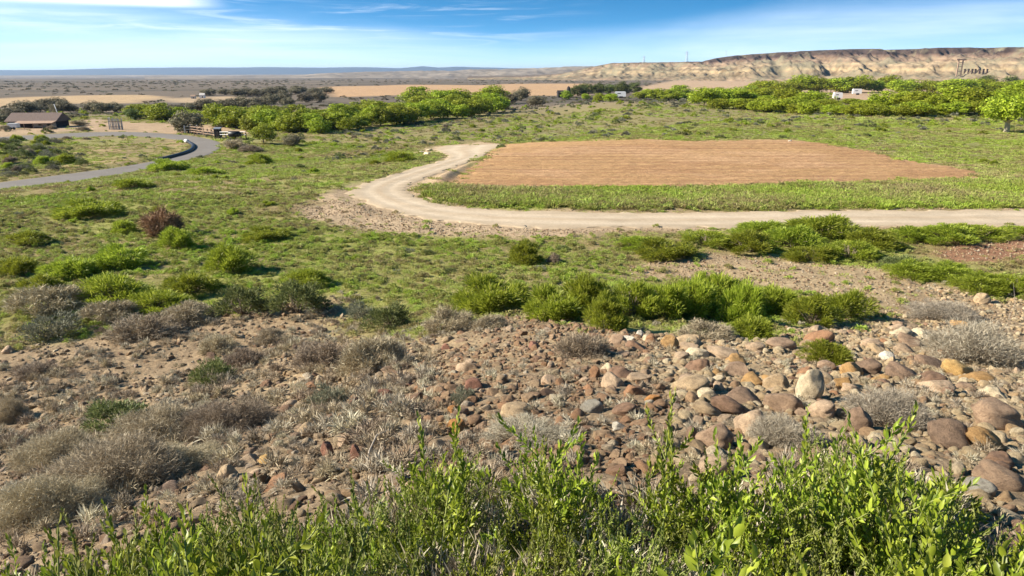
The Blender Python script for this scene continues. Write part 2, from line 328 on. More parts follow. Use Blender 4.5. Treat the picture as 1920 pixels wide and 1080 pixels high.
def soilattr(o, C):
    a = o.data.color_attributes.new('soil', 'FLOAT_COLOR', 'POINT')
    a.data.foreach_set('color', np.hstack([C, np.ones((len(C), 1))]).astype(np.float32).ravel())
def lerp(C, c, w): return C * (1 - w[:, None]) + np.array(c) * w[:, None]
def soilcolor(x, y):
    r = np.hypot(x, y); n1 = fbm(x / 6, y / 6, 4, 41); n2 = fbm(x / 1.4, y / 1.4, 3, 43)
    C = np.tile(np.array([.255, .205, .105]), (len(x), 1))                    # dry grass litter
    g = sstep(-.25, .35, fbm(x / 9, y / 9, 4, 45) + .4 * n2)
    C = lerp(C, (.265, .27, .085), g * .95)
    C = lerp(C, (.20, .205, .085), sstep(-1, 3, sdist(x, y, P_mound)) * .7)
    w = np.maximum(sstep(-60, -150, x), sstep(100, 170, y)) * (1 - sstep(260, 330, r)); C = lerp(C, (.22, .19, .10), w * .7)
    e = 1.3 * n1 + .7 * n2
    C = lerp(C, (.40, .305, .205), sstep(-.7, .6, sdist(x, y, P_pad) + 1.3 * e))       # pad of bare dirt
    C = lerp(C, (.38, .285, .185), sstep(-.8, .8, sdist(x, y, P_grav1) + e) * .9)
    C = lerp(C, (.25, .13, .085), sstep(-.6, .6, sdist(x, y, P_red) + .5 * e) * .9)
    C = lerp(C, (.40, .25, .14), sstep(-1.2, .2, sdist(x, y, P_field) + .8 * e))
    w = sstep(-1., 1., sdist(x, y, P_rocks) + .8 * e)
    rk = np.tile(np.array([.35, .265, .165]), (len(x), 1))
    rk = lerp(rk, (.245, .185, .122), sstep(-.15, .4, n1 + .3 * n2 + .25 * np.exp(-((x - 0) / 3.5) ** 2 - ((y - 12) / 6) ** 2)))
    rk = lerp(rk, (.30, .225, .145), sstep(-3, -9, x) * .6)
    C = C * (1 - w[:, None]) + rk * w[:, None]
    C = lerp(C, (.34, .255, .14), sstep(-3, 3, sdist(x, y, P_island) + 2 * e) * sstep(-.2, .4, n1) )
    C = lerp(C, (.40, .29, .20), sstep(-2, 2, sdist(x, y, P_yard) + 2 * e) * .85)
    # the far plain
    far = sstep(230, 330, r)
    b1 = fbm(x / 260, y / 70, 4, 51); 
    pl = np.tile(np.array([.15, .125, .10]), (len(x), 1))
    pl = lerp(pl, (.105, .092, .075), sstep(-.1, .35, b1 + .25 * fbm(x / 40, y / 40, 3, 53)))
    pl = lerp(pl, (.30, .235, .17), sstep(.15, .5, fbm(x / 500, y / 90, 3, 57)) * .6)
    C = C * (1 - far[:, None]) + pl * far[:, None]
    for P, c in ((P_tanL, (.46, .335, .20)), (P_tanL2, (.42, .32, .21)), (P_tanM, (.47, .31, .18)), (P_tanR, (.45, .325, .22))):
        d = sdist(x, y, P); wd = 6 + r * .004
        C = lerp(C, c, sstep(-wd, wd, d + wd * 1.2 * fbm(x / 45, y / 30, 3, 61)) * (.85 + .15 * n1))
    return C

# ground sheet: a fan of rings round the viewpoint, finer where the ground is near
ang = np.concatenate([np.linspace(-180, -52, 60)[:-1], np.linspace(-52, -40, 40)[:-1], np.linspace(-40, 40, 700)[:-1], np.linspace(40, 52, 40)[:-1], np.linspace(52, 180, 60)])
rad = np.concatenate([np.geomspace(.5, 3, 60)[:-1], np.geomspace(3, 150, 430)[:-1], np.geomspace(150, 32000, 260)])
AA, RR = np.meshgrid(np.radians(ang), rad)
gx, gy = (np.sin(AA) * RR).ravel(), (np.cos(AA) * RR).ravel()
fl = flatmask(gx, gy)
gz = ground(gx, gy, fl)
w_r = sstep(-1, 1, sdist(gx, gy, P_rocks)); rr_ = np.hypot(gx, gy)
gz = gz + (w_r * (.055 * np.abs(fbm(gx / .42, gy / .42, 3, 71)) + .03 * fbm(gx / .16, gy / .16, 2, 73)) + (1 - w_r) * .045 * fbm(gx / .5, gy / .5, 3, 75)) * fl * (1 - sstep(60, 110, rr_))
na, nr = len(ang), len(rad)
idx = np.arange(na * nr).reshape(nr, na)
Q = np.stack([idx[:-1, :-1], idx[:-1, 1:], idx[1:, 1:], idx[1:, :-1]], -1).reshape(-1, 4)[:, ::-1]
V = np.stack([gx, gy, gz], -1)
# close the disc under the viewpoint
cen = len(V); V = np.vstack([V, [[0, 0, float(ground(np.array([0.]), np.array([0.]))[0])]]])
o = mk('ground', V, Q, M_ground, smooth=True)
tag(o, 'rolling ground of dry grass, dirt and rubble', None, kind='structure')
soilattr(o, np.vstack([soilcolor(gx, gy), [[.25, .2, .1]]]))

def resample(P, n):
    d = np.r_[0, np.cumsum(np.linalg.norm(np.diff(P, axis=0), axis=1))]; s = np.linspace(0, d[-1], n)
    return np.stack([np.interp(s, d, P[:, 0]), np.interp(s, d, P[:, 1])], -1)
def smoothline(P, n):
    """Catmull-Rom by index"""
    m = len(P); t = np.linspace(0, m - 1.0001, n); i = t.astype(int); f = (t - i)[:, None]
    g = lambda k: P[np.clip(k, 0, m - 1)]
    a, b, c, d = g(i - 1), g(i), g(i + 1), g(i + 2)
    return .5 * (2 * b + (c - a) * f + (2 * a - 5 * b + 4 * c - d) * f ** 2 + (3 * b - a - 3 * c + d) * f ** 3)
def ribbon(name, A, B, n, m, mat, zoff, label, rag=.25, shape=None, colorf=None):
    A = smoothline(A, n); B = smoothline(B, n)
    t = np.linspace(0, 1, m)
    X = A[:, None, :] * (1 - t[None, :, None]) + B[:, None, :] * t[None, :, None]
    e = rag * np.stack([fbm(X[..., 0] / .9, X[..., 1] / .9, 3, 81), fbm(X[..., 0] / .9, X[..., 1] / .9, 3, 82)], -1)
    edge = (np.abs(t * 2 - 1) ** 3)[None, :, None]
    X = X + e * edge
    x, y = X[..., 0].ravel(), X[..., 1].ravel()
    z = base(x, y) + zoff - .12 * (np.abs(np.tile(t, n) * 2 - 1) ** 14)
    if shape is not None: z = z + shape(x, y, np.tile(t, n))
    idx = np.arange(n * m).reshape(n, m)
    q = np.stack([idx[:-1, :-1], idx[:-1, 1:], idx[1:, 1:], idx[1:, :-1]], -1).reshape(-1, 4)
    o = mk(name, np.stack([x, y, z], -1), q, mat, smooth=True); tag(o, label, None, kind='structure')
    if colorf is not None: soilattr(o, colorf(x, y, np.tile(t, n)))
    # make it face up
    if o.data.polygons[len(q) // 2].normal.z < 0: o.data.flip_normals()
    return o
def roadcol(x, y, t):
    C = np.tile(np.array([.41, .335, .245]), (len(x), 1))
    ru = np.exp(-((t - .3) / .09) ** 2) + np.exp(-((t - .68) / .09) ** 2)
    C = lerp(C, (.485, .405, .305), ru * .75); C = lerp(C, (.39, .30, .20), np.abs(t * 2 - 1) ** 5 * .9)
    C = lerp(C, (.40, .31, .215), np.exp(-((t - .49) / .05) ** 2) * .5 * (1 + fbm(x / 2, y / 2, 3, 91)))
    return C * (1 + .16 * fbm(x / 2.2, y / .5, 4, 93) + .10 * fbm(x / 9, y / 4, 3, 94))[:, None]
ribbon('dirt_road', dr_out, dr_in, 420, 40, M_road, .0, 'pale dirt road curving round the tilled field', .8,
       lambda x, y, t: .03 * fbm(x / 1.5, y / .4, 3, 95) - .02 * (np.exp(-((t - .3) / .08) ** 2) + np.exp(-((t - .68) / .08) ** 2)), roadcol)
ribbon('paved_road', pr_out, pr_in, 260, 24, M_pave, .03, 'grey road with a hairpin bend on the valley floor', .2)
# tilled field
fx0, fy0 = P_field.min(0) - 1; fx1, fy1 = P_field.max(0) + 1
xs = np.arange(fx0, fx1, .28); ys = np.arange(fy0, fy1, .13)
X, Y = np.meshgrid(xs, ys); x, y = X.ravel(), Y.ravel()
d = sdist(x, y, P_field) + .9 * fbm(x / .9, y / .9, 3, 97) + .9 * fbm(x / 3.5, y / 2.5, 2, 96) + .8 * fbm(x / 5, y / 5, 2, 98) * sstep(6, 20, x)
ph = y + .25 * np.exp(-((x - fx0) / 14)) * (x - fx0) + .5 * fbm(x / 25, y / 9, 2, 99)
z = base(x, y) + .015 + .06 * np.sin(ph * 2 * math.pi / .92) * (.6 + .6 * fbm(x / 6, y / 2, 3, 101)) + .06 * fbm(x / .5, y / .5, 3, 103) - .10 * (1 - sstep(0, .5, d))
keep = d > -.02
idx = np.arange(len(x)).reshape(X.shape); q = np.stack([idx[:-1, :-1], idx[:-1, 1:], idx[1:, 1:], idx[1:, :-1]], -1).reshape(-1, 4)
q = q[keep[q].all(1)]; used = np.unique(q); remap = np.full(len(x), -1); remap[used] = np.arange(len(used))
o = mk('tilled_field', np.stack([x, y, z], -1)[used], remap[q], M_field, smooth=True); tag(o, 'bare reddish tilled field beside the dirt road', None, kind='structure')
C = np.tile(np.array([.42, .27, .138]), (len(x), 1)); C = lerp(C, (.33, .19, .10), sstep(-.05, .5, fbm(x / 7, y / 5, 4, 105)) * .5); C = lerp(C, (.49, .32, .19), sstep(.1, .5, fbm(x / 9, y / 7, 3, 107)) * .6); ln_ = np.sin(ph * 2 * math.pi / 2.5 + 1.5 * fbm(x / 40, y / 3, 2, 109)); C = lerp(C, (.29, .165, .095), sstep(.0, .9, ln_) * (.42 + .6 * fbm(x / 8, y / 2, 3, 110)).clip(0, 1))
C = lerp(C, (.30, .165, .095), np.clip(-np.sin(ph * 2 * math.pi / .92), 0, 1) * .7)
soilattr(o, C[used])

# ---------------------------------------------------------------- far hills
def mesa_top(px):
    return np.interp(px, [900, 1000, 1050, 1090, 1140, 1200, 1260, 1300, 1325, 1360, 1440, 1500, 1560, 1640, 1700, 1920, 2400], [146, 143, 138, 128, 117.5, 116.5, 116, 114.5, 108, 103, 97.5, 94, 92, 90.5, 89.5, 86.5, 84])
def mesa(x, y):
    x = np.asarray(x, float); y = np.asarray(y, float); r = np.hypot(x, y); px = 960 + F * x / np.maximum(y, 1) * 1.0
    r0 = np.interp(px, [900, 1050, 1300, 1500, 1920, 2400], [1900, 1750, 1500, 1480, 1400, 1300])
    rc = r0 + 520
    ztop = 8 + np.minimum(r, rc) * (y / np.maximum(r, 1)) * (138.2 - mesa_top(px)) / F / 1.093
    g = 1 - np.abs(fbm(x / 95, y / 230, 4, 111)) * 2.0
    g2 = 1 - np.abs(fbm(x / 30, y / 80, 4, 113)) * 2.0; g3 = fbm(x / 11, y / 26, 3, 119)
    big = fbm(x / 330, y / 330, 2, 115)
    s = (r - r0 + 150 * big) / 520 + .22 * (g - .55) + .12 * (g2 - .5) + .05 * g3
    s = np.clip(s, -.2, 2)
    prof = np.interp(s, [-.2, 0, .25, .40, .58, .66, .82, .92, 1.0, 1.6, 2], [-.05, 0, .14, .25, .52, .58, .76, .94, .985, 1.0, 1.0])
    b = base(x, y)
    return b - 3 + prof * (ztop - b + 3) + 1.5 * fbm(x / 25, y / 25, 3, 117) * sstep(0, .3, s) * (1 - sstep(.9, 1, s))
apx = np.linspace(880, 2350, 620); rs = np.concatenate([np.linspace(1180, 2350, 330), np.geomspace(2360, 5200, 20)])
AP, RS = np.meshgrid(apx, rs); th = np.arctan((AP - 960) / F); mx, my = (np.sin(th) * RS).ravel(), (np.cos(th) * RS).ravel()
mz = mesa(mx, my)
idx = np.arange(mx.size).reshape(AP.shape); q = np.stack([idx[:-1, :-1], idx[:-1, 1:], idx[1:, 1:], idx[1:, :-1]], -1).reshape(-1, 4)[:, ::-1]
def mesamat():
    m, nt, out = newmat('badland_strata')
    tc = N(nt, 'ShaderNodeTexCoord'); sx = N(nt, 'ShaderNodeSeparateXYZ')
    n0 = N(nt, 'ShaderNodeTexNoise', ins={'Scale': .008, 'Detail': 4.}); nt.links.new(tc.outputs['Object'], n0.inputs['Vector'])
    at = N(nt, 'ShaderNodeAttribute', attribute_name='layer')
    a = N(nt, 'ShaderNodeMath', operation='MULTIPLY_ADD', ins={1: .22}); nt.links.new(n0.outputs[0], a.inputs[0]); nt.links.new(at.outputs['Fac'], a.inputs[2])
    s = N(nt, 'ShaderNodeMath', operation='SUBTRACT', ins={1: .11}); nt.links.new(a.outputs[0], s.inputs[0])
    r = ramp(nt, [(0, (.33, .23, .15)), (.10, (.27, .195, .12)), (.2, (.20, .155, .095)), (.29, (.26, .19, .115)), (.38, (.37, .275, .155)), (.48, (.24, .175, .11)), (.55, (.37, .275, .165)), (.63, (.22, .15, .10)), (.69, (.27, .19, .125)), (.79, (.15, .10, .072)), (.85, (.06, .04, .032)), (1., (.07, .05, .04))])
    nt.links.new(s.outputs[0], r.inputs[0])
    n1 = N(nt, 'ShaderNodeTexNoise', ins={'Scale': .035, 'Detail': 8., 'Roughness': .7}); nt.links.new(tc.outputs['Object'], n1.inputs['Vector'])
    r1 = ramp(nt, [(.36, (.5, .47, .43)), (.52, (1, 1, 1)), (.7, (1.22, 1.2, 1.15))]); nt.links.new(n1.outputs[0], r1.inputs[0])
    c = mixc(nt, r.outputs[0], r1.outputs[0], .9, 'MULTIPLY')
    n2 = N(nt, 'ShaderNodeTexNoise', ins={'Scale': .012, 'Detail': 7., 'Roughness': .72}); nt.links.new(tc.outputs['Object'], n2.inputs['Vector'])
    r2 = ramp(nt, [(.47, (0, 0, 0)), (.58, (1, 1, 1))]); nt.links.new(n2.outputs[0], r2.inputs[0])
    c = mixc(nt, c, (.20, .175, .11), mult(nt, r2.outputs[0], .8))
    p = N(nt, 'ShaderNodeBsdfPrincipled', ins={'Roughness': .95, 'Specular IOR Level': .1}); nt.links.new(c, p.inputs['Base Color'])
    nb = N(nt, 'ShaderNodeTexNoise', ins={'Scale': .09, 'Detail': 6., 'Roughness': .7}); nt.links.new(tc.outputs['Object'], nb.inputs['Vector']); bp = N(nt, 'ShaderNodeBump', ins={'Strength': .8, 'Distance': 4.}); nt.links.new(nb.outputs[0], bp.inputs['Height']); nt.links.new(bp.outputs[0], p.inputs['Normal'])
    nt.links.new(p.outputs[0], out.inputs[0]); return m
def mult(nt, s, k):
    n = N(nt, 'ShaderNodeMath', operation='MULTIPLY', ins={1: k}); nt.links.new(s, n.inputs[0]); return n.outputs[0]
M_mesa = mesamat()
o = mk('mesa', np.stack([mx, my, mz], -1), q, M_mesa, smooth=False); tag(o, 'eroded tan mesa with a dark flat rim', None, kind='structure')
pxm = 960 + F * mx / np.maximum(my, 1); rcm = np.interp(pxm, [900, 1050, 1300, 1500, 1920, 2400], [1900, 1750, 1500, 1480, 1400, 1300]) + 520
zt = 8 + np.minimum(np.hypot(mx, my), rcm) * (my / np.hypot(mx, my)) * (138.2 - mesa_top(pxm)) / F / 1.093; bm = base(mx, my)
lay = np.clip((mz - bm) / np.maximum(zt - bm, 1), 0, 1) * np.where(pxm < 1310, np.interp(pxm, [1150, 1310], [.8, .9]), 1)
at = o.data.attributes.new('layer', 'FLOAT', 'POINT'); at.data.foreach_set('value', lay.astype(np.float32))

def ridge(name, prof, r0, r1, nseed, mat, label, sc, amp, px0, px1, n=700, m=40):
    """a long range of hills: rises from r0 to a crest at the middle and falls again"""
    pxs = np.linspace(px0, px1, n); t = np.linspace(0, 1, m); PX, T = np.meshgrid(pxs, t)
    th = np.arctan((PX - 960) / F); r = r0 + (r1 - r0) * T; x = np.sin(th) * r; y = np.cos(th) * r
    top = np.interp(PX, [p for p, _ in prof], [v for _, v in prof])
    zc = 8 + (r0 + r1) / 2 * (138 - top) / F * np.cos(th) / 1.093
    b = base(x, y)
    s = np.sin(np.pi * np.clip(T, 0, 1)) ** .7
    g = 1 - amp * np.abs(fbm(x / sc, y / sc, 4, nseed)) * 2 * (1 - .75 * s)
    z = b - 12 + (zc - b + 12) * s * np.clip(g, .1, 1.2) + (zc - b) * .06 * fbm(x / sc * 3, y / sc * 3, 3, nseed + 5)
    idx = np.arange(n * m).reshape(m, n); q = np.stack([idx[:-1, :-1], idx[:-1, 1:], idx[1:, 1:], idx[1:, :-1]], -1).reshape(-1, 4)[:, ::-1]
    o = mk(name, np.stack([x.ravel(), y.ravel(), z.ravel()], -1), q, mat, smooth=False); tag(o, label, None, kind='structure'); return o
M_hill = groundmat('hill_scrub', [(.003, .6, 1.4), (.02, .5, 1.5)], attr=False, c=(.215, .18, .14), bump=.0)
M_far = groundmat('far_forest', [(.0006, .85, 1.15)], attr=False, c=(.045, .05, .05), bump=.0)
ridge('distant_ridge', [(-600, 131), (0, 131), (150, 130), (220, 128.5), (330, 126.5), (400, 125), (480, 125.5), (620, 127), (700, 126), (760, 127.5), (800, 123.5), (830, 126), (860, 123.5), (900, 125), (960, 127), (1100, 128), (2600, 128)], 15000, 21000, 121, M_far, 'long blue mountain ridge on the horizon', 2500, .35, -700, 2500)
ridge('badland_hills', [(300, 143), (560, 141), (640, 136), (760, 133), (850, 131), (900, 130), (960, 128.5), (1010, 127), (1060, 124.5), (1150, 123.5), (1300, 124), (1600, 124)], 3600, 6200, 131, M_hill, 'broken grey badland hills on the plain', 230, .95, 300, 1600)
ridge('low_hills', [(-700, 141), (0, 141.5), (300, 140.5), (500, 140), (640, 139), (760, 138.5), (900, 139), (1100, 138)], 6400, 9500, 141, M_hill, 'low scrubby hills across the far plain', 600, .6, -700, 1200)

# ---------------------------------------------------------------- foliage and rock prototypes
def norm(a): return a / (np.linalg.norm(a, axis=-1, keepdims=True) + 1e-9)
def blades(B, D, L, W, bend=.25, side=None, g=None):
    """narrow two-step blades from base points B along directions D"""
    g = g or rng; n = len(B); D = norm(D)
    s = norm(np.cross(D, norm(g.normal(size=(n, 3))))) if side is None else side
    L = np.broadcast_to(np.asarray(L, float), (n,))[:, None]; W = np.broadcast_to(np.asarray(W, float), (n,))[:, None]
    dn = np.array([0, 0, -1.]) * bend
    M = B + D * L * .55; T = B + norm(D + dn) * L
    V = np.stack([B - s * W * .35, B + s * W * .35, M + s * W * .5, T, M - s * W * .5], 1).reshape(-1, 3)
    i = np.arange(n)[:, None] * 5
    Fq = np.concatenate([i + np.array([[0, 1, 2]]), i + np.array([[0, 2, 4]]), i + np.array([[4, 2, 3]])], 1).reshape(-1, 3)
    return V, Fq
def leaves(B, D, L, W, g=None):
    """lance shaped leaves folded along the midrib: 6 triangles"""
    g = g or rng; n = len(B); D = norm(D); s = norm(np.cross(D, norm(g.normal(size=(n, 3)) + np.array([0, 0, .0])))); u = np.cross(s, D)
    L = np.broadcast_to(np.asarray(L, float), (n,))[:, None]; W = np.broadcast_to(np.asarray(W, float), (n,))[:, None]
    f = .22
    A = B; M1 = B + D * L * .33; M2 = B + D * L * .68 - u * L * .05; T = B + D * L - u * L * .16
    V = np.stack([A, M1, M2, T, M1 + s * W * .5 + u * W * f, M2 + s * W * .42 + u * W * f, M1 - s * W * .5 + u * W * f, M2 - s * W * .42 + u * W * f], 1).reshape(-1, 3)
    i = np.arange(n)[:, None] * 8
    Fq = np.concatenate([i + np.array([t]) for t in ((0, 4, 1), (1, 4, 5), (1, 5, 2), (2, 5, 3), (0, 1, 6), (1, 2, 7), (1, 7, 6), (2, 3, 7))], 1).reshape(-1, 3)
    return V, Fq
def quads(P, Nn, sz, g=None):
    g = g or rng; n = len(P); Nn = norm(Nn); a = norm(np.cross(Nn, norm(g.normal(size=(n, 3))))); b = np.cross(Nn, a); sz = np.broadcast_to(np.asarray(sz, float), (n,))[:, None]
    V = np.stack([P - a * sz * .6, P - b * sz * .38, P + a * sz * .6 + Nn * sz * .1, P + b * sz * .38], 1).reshape(-1, 3)
    return V, np.arange(n * 4).reshape(n, 4)
def dome_clumps(g, k, rx, h, flat=.0):
    th = g.uniform(0, 2 * np.pi, k); u = np.sqrt(g.uniform(0, 1, k)) ; 
    x = np.cos(th) * u * rx * .8; y = np.sin(th) * u * rx * .8
    z = h * (.06 + .74 * np.sqrt(np.clip(1 - u ** 2, 0, 1)) * g.uniform(.15, 1.05, k) ** .7)
    return np.stack([x, y, z], -1)
def P_leafbush(seed, rx=.6, h=.8, n=3600, L=.085, W=.022, mat=None, k=26):
    g = np.random.default_rng(seed); C = dome_clumps(g, k, rx, h)
    ci = g.integers(0, k, n); cr = (.24 * rx * g.uniform(.7, 1.3, k))[ci]
    d = norm(g.normal(size=(n, 3)) + np.array([0, 0, .35])); B = C[ci] + d * (cr * g.uniform(.25, 1, n) ** .6)[:, None]
    B[:, 2] = np.maximum(B[:, 2], .02 * h)
    D = d * .7 + norm(B * np.array([1, 1, 0.4])) * .5 + np.array([0, 0, .75]) + g.normal(size=(n, 3)) * .35
    V, Fq = blades(B, D, L * g.uniform(.6, 1.4, n), W * g.uniform(.7, 1.3, n), .2, g=g)
    # upright shoots that break the outline
    m = 60; th = g.uniform(0, 6.28, m); u = np.sqrt(g.uniform(0, 1, m)); 
    return V, Fq
def P_stems(seed, rx, h, n=30, r=.011):
    g = np.random.default_rng(seed + 500); mb = MB()
    for _ in range(n):
        th = g.uniform(0, 6.28); u = math.sqrt(g.uniform(0, 1)); e = np.array([math.cos(th) * u * rx * .75, math.sin(th) * u * rx * .75, h * (.2 + .5 * math.sqrt(1 - u * u * .9))])
        m = e * .5 + np.array([0, 0, .08 * h]) + g.normal(size=3) * .03
        mb.tube([(e[0] * .08, e[1] * .08, -.04), m, e], [r, r * .7, r * .35], 4, False)
    return mb
def P_twigbush(seed, rx=.6, h=.55, n=3800, L=.15, W=.007, k=34):
    g = np.random.default_rng(seed); C = dome_clumps(g, k, rx, h); ci = g.integers(0, k, n)
    d = norm(g.normal(size=(n, 3)) + np.array([0, 0, .3])); B = C[ci] + d * (.26 * rx * g.uniform(.0, 1, n) ** .7)[:, None]; B[:, 2] = np.maximum(B[:, 2], .01)
    D = norm(B * np.array([1, 1, .6])) * .6 + np.array([0, 0, .45]) + g.normal(size=(n, 3)) * .62
    return blades(B, D, L * g.uniform(.5, 1.4, n), W * g.uniform(.6, 1.5, n), .1, g=g)
def P_tuft(seed, r=.16, h=.12, n=46, W=.008):
    g = np.random.default_rng(seed); th = g.uniform(0, 6.28, n); u = np.sqrt(g.uniform(0, 1, n)) * r
    B = np.stack([np.cos(th) * u, np.sin(th) * u, np.full(n, -.02)], -1)
    D = np.stack([np.cos(th) * u / r * .8, np.sin(th) * u / r * .8, np.ones(n)], -1) + g.normal(size=(n, 3)) * .3
    return blades(B, D, h * g.uniform(.6, 1.4, n), W * g.uniform(.7, 1.4, n), .35, g=g)
def ico(sub):
    import bmesh
    bm = bmesh.new(); bmesh.ops.create_icosphere(bm, subdivisions=sub, radius=1); V = np.array([v.co[:] for v in bm.verts]); Fc = np.array([[v.index for v in f.verts] for f in bm.faces]); bm.free(); return V, Fc
def n3(P, s, seed): return (fbm(P[:, 0] * s + 7.1 * P[:, 2] * s * .37, P[:, 1] * s + P[:, 2] * s * .83, 3, seed) + fbm(P[:, 1] * s + 3, P[:, 2] * s - P[:, 0] * s * .31, 3, seed + 3)) * .7
def P_rock(seed, angular, sub=4):
    g = np.random.default_rng(seed); V, Fc = ico(sub)
    if angular:
        for _ in range(10):
            nrm = norm(g.normal(size=3)); dd = g.uniform(.42, .78); s = V @ nrm; V = V - np.outer(np.clip(s - dd, 0, None), nrm) * .93
        V = V * (1 + .10 * n3(V, 1.6, seed))[:, None] * np.array([1, g.uniform(.7, .95), g.uniform(.6, .85)])
        V = V * (1 + .035 * n3(V, 5, seed + 9))[:, None]
    else:
        V = np.sign(V) * np.abs(V) ** g.uniform(.86, 1.0)
        for _ in range(5):
            nrm = norm(g.normal(size=3)); dd = g.uniform(.62, .85); s = V @ nrm; V = V - np.outer(splus(s - dd, .04), nrm) * .8
        V = V * (1 + .25 * n3(V, 1.0, seed) + .06 * n3(V, 2.6, seed + 4))[:, None] * np.array([1, g.uniform(.72, .95), g.uniform(.62, .85)])
        V = V * (1 + .03 * n3(V, 6, seed + 9))[:, None]
    V = V / np.abs(V).max(0)
    return V, Fc
def proto_mesh(name, V, Fq, mat, smooth=False):
    o = mk(name, V, Fq, mat, smooth=smooth, link=False); return o.data
ROUND = [proto_mesh('river_boulder', *P_rock(200 + i, False), M_rock, True) for i in range(9)]
ANGUL = [proto_mesh('broken_rock', *P_rock(300 + i, True), M_rock, False) for i in range(9)]

def scatter(name, P, rot, scl, protos, label, cat, seed=0):
    """one uncountable thing: many copies of the prototypes placed over the ground"""
    g = np.random.default_rng(seed); n = len(P)
    me = bpy.data.meshes.new(name); me.vertices.add(n); me.vertices.foreach_set('co', np.asarray(P, np.float32).ravel())
    a = me.attributes.new('rot', 'FLOAT_VECTOR', 'POINT'); a.data.foreach_set('vector', np.asarray(rot, np.float32).ravel())
    scl = np.asarray(scl, np.float32); scl = np.repeat(scl[:, None], 3, 1) if scl.ndim == 1 else scl
    a = me.attributes.new('scl', 'FLOAT_VECTOR', 'POINT'); a.data.foreach_set('vector', scl.ravel())
    a = me.attributes.new('pick', 'INT', 'POINT'); a.data.foreach_set('value', g.integers(0, len(protos), n).astype(np.int32))
    o = bpy.data.objects.new(name, me); COL.objects.link(o)
    c = bpy.data.collections.new(name + '_kinds')
    for i, m in enumerate(protos): c.objects.link(bpy.data.objects.new('%s_kind_%02d' % (name, i), m))
    ng = bpy.data.node_groups.new(name, 'GeometryNodeTree')
    ng.interface.new_socket('Geometry', in_out='INPUT', socket_type='NodeSocketGeometry'); ng.interface.new_socket('Geometry', in_out='OUTPUT', socket_type='NodeSocketGeometry')
    gi, go = ng.nodes.new('NodeGroupInput'), ng.nodes.new('NodeGroupOutput')
    iop = ng.nodes.new('GeometryNodeInstanceOnPoints'); ci = ng.nodes.new('GeometryNodeCollectionInfo'); ci.inputs['Collection'].default_value = c; ci.inputs['Separate Children'].default_value = True; ci.inputs['Reset Children'].default_value = True
    def na(nm, t): k = ng.nodes.new('GeometryNodeInputNamedAttribute'); k.data_type = t; k.inputs['Name'].default_value = nm; return k.outputs[0]
    L = ng.links.new
    L(gi.outputs[0], iop.inputs['Points']); L(ci.outputs[0], iop.inputs['Instance']); iop.inputs['Pick Instance'].default_value = True
    L(na('pick', 'INT'), iop.inputs['Instance Index']); L(na('rot', 'FLOAT_VECTOR'), iop.inputs['Rotation']); L(na('scl', 'FLOAT_VECTOR'), iop.inputs['Scale'])
    L(iop.outputs[0], go.inputs[0])
    md = o.modifiers.new('scatter', 'NODES'); md.node_group = ng
    tag(o, label, cat, kind='stuff'); return o
def spin(n, g, tilt=.15): return np.stack([g.normal(size=n) * tilt, g.normal(size=n) * tilt, g.uniform(0, 6.28, n)], -1)
def inview(x, y, margin=1.12, ymin=1.):
    z = ground(x, y); d = np.stack([x, y, z - 8], -1); dep = d[:, 1] * cp - d[:, 2] * sp; u = d[:, 0] / np.maximum(dep, .1) * F; v = (d[:, 1] * sp + d[:, 2] * cp) / np.maximum(dep, .1) * F
    return (dep > .3) & (np.abs(u) < 960 * margin + 200 / np.maximum(dep, 1)) & (v > -540 * margin - 300 / np.maximum(dep, 1)), z

HAZE = 4e-5; EXPO = 1.25; CLOUD_LOC = (0, 0, 0)
# ---------------------------------------------------------------- bushes on the slope, one by one
def bush_root(name, protoparts, label, cat, group): 
    pass
GREENP = []
for i in range(5):
    rx, h = .6, .8
    V, Fq = P_leafbush(400 + i, rx, h, 7000, .10, .0125, k=[26, 34, 22, 30, 28][i])
    GREENP.append((proto_mesh('foliage', V, Fq, M_shrubgreen), None, i))
stem_me = []
for i in range(5):
    mb = P_stems(400 + i, .6, .8); stem_me.append(proto_mesh('stems', mb.V, mb.F, M_bark))
OLIVEP = [proto_mesh('foliage', *P_leafbush(420 + i, .6, .7, 3600, .07, .014, k=30), M_shrubolive) for i in range(3)]
TWIGP = [proto_mesh('twigs', *P_twigbush(430 + i, .6, .6, 9000, .10, .0065), M_dry) for i in range(4)]
BIGTWIG = [proto_mesh('twigs', *P_twigbush(470 + i, .6, .6, 42000, .055, .0026, 70), M_dry) for i in range(2)]
PALEP = [proto_mesh('twigs', *P_twigbush(440 + i, .6, .6, 20000, .07, .0034, 50), M_pale) for i in range(3)]
RUSTP = [proto_mesh('twigs', *P_twigbush(450, .6, .7, 4200, .17, .012), M_redbrush)]
SAGEP = [proto_mesh('foliage', *P_leafbush(460 + i, .6, .55, 3200, .06, .012, k=30), M_sage) for i in range(3)]
BR = np.random.default_rng(99)
taken = []                                                          # ground circles already used (x, y, r)
def child(name, me, root):
    o = bpy.data.objects.new(name, me); COL.objects.link(o); o.parent = root; return o
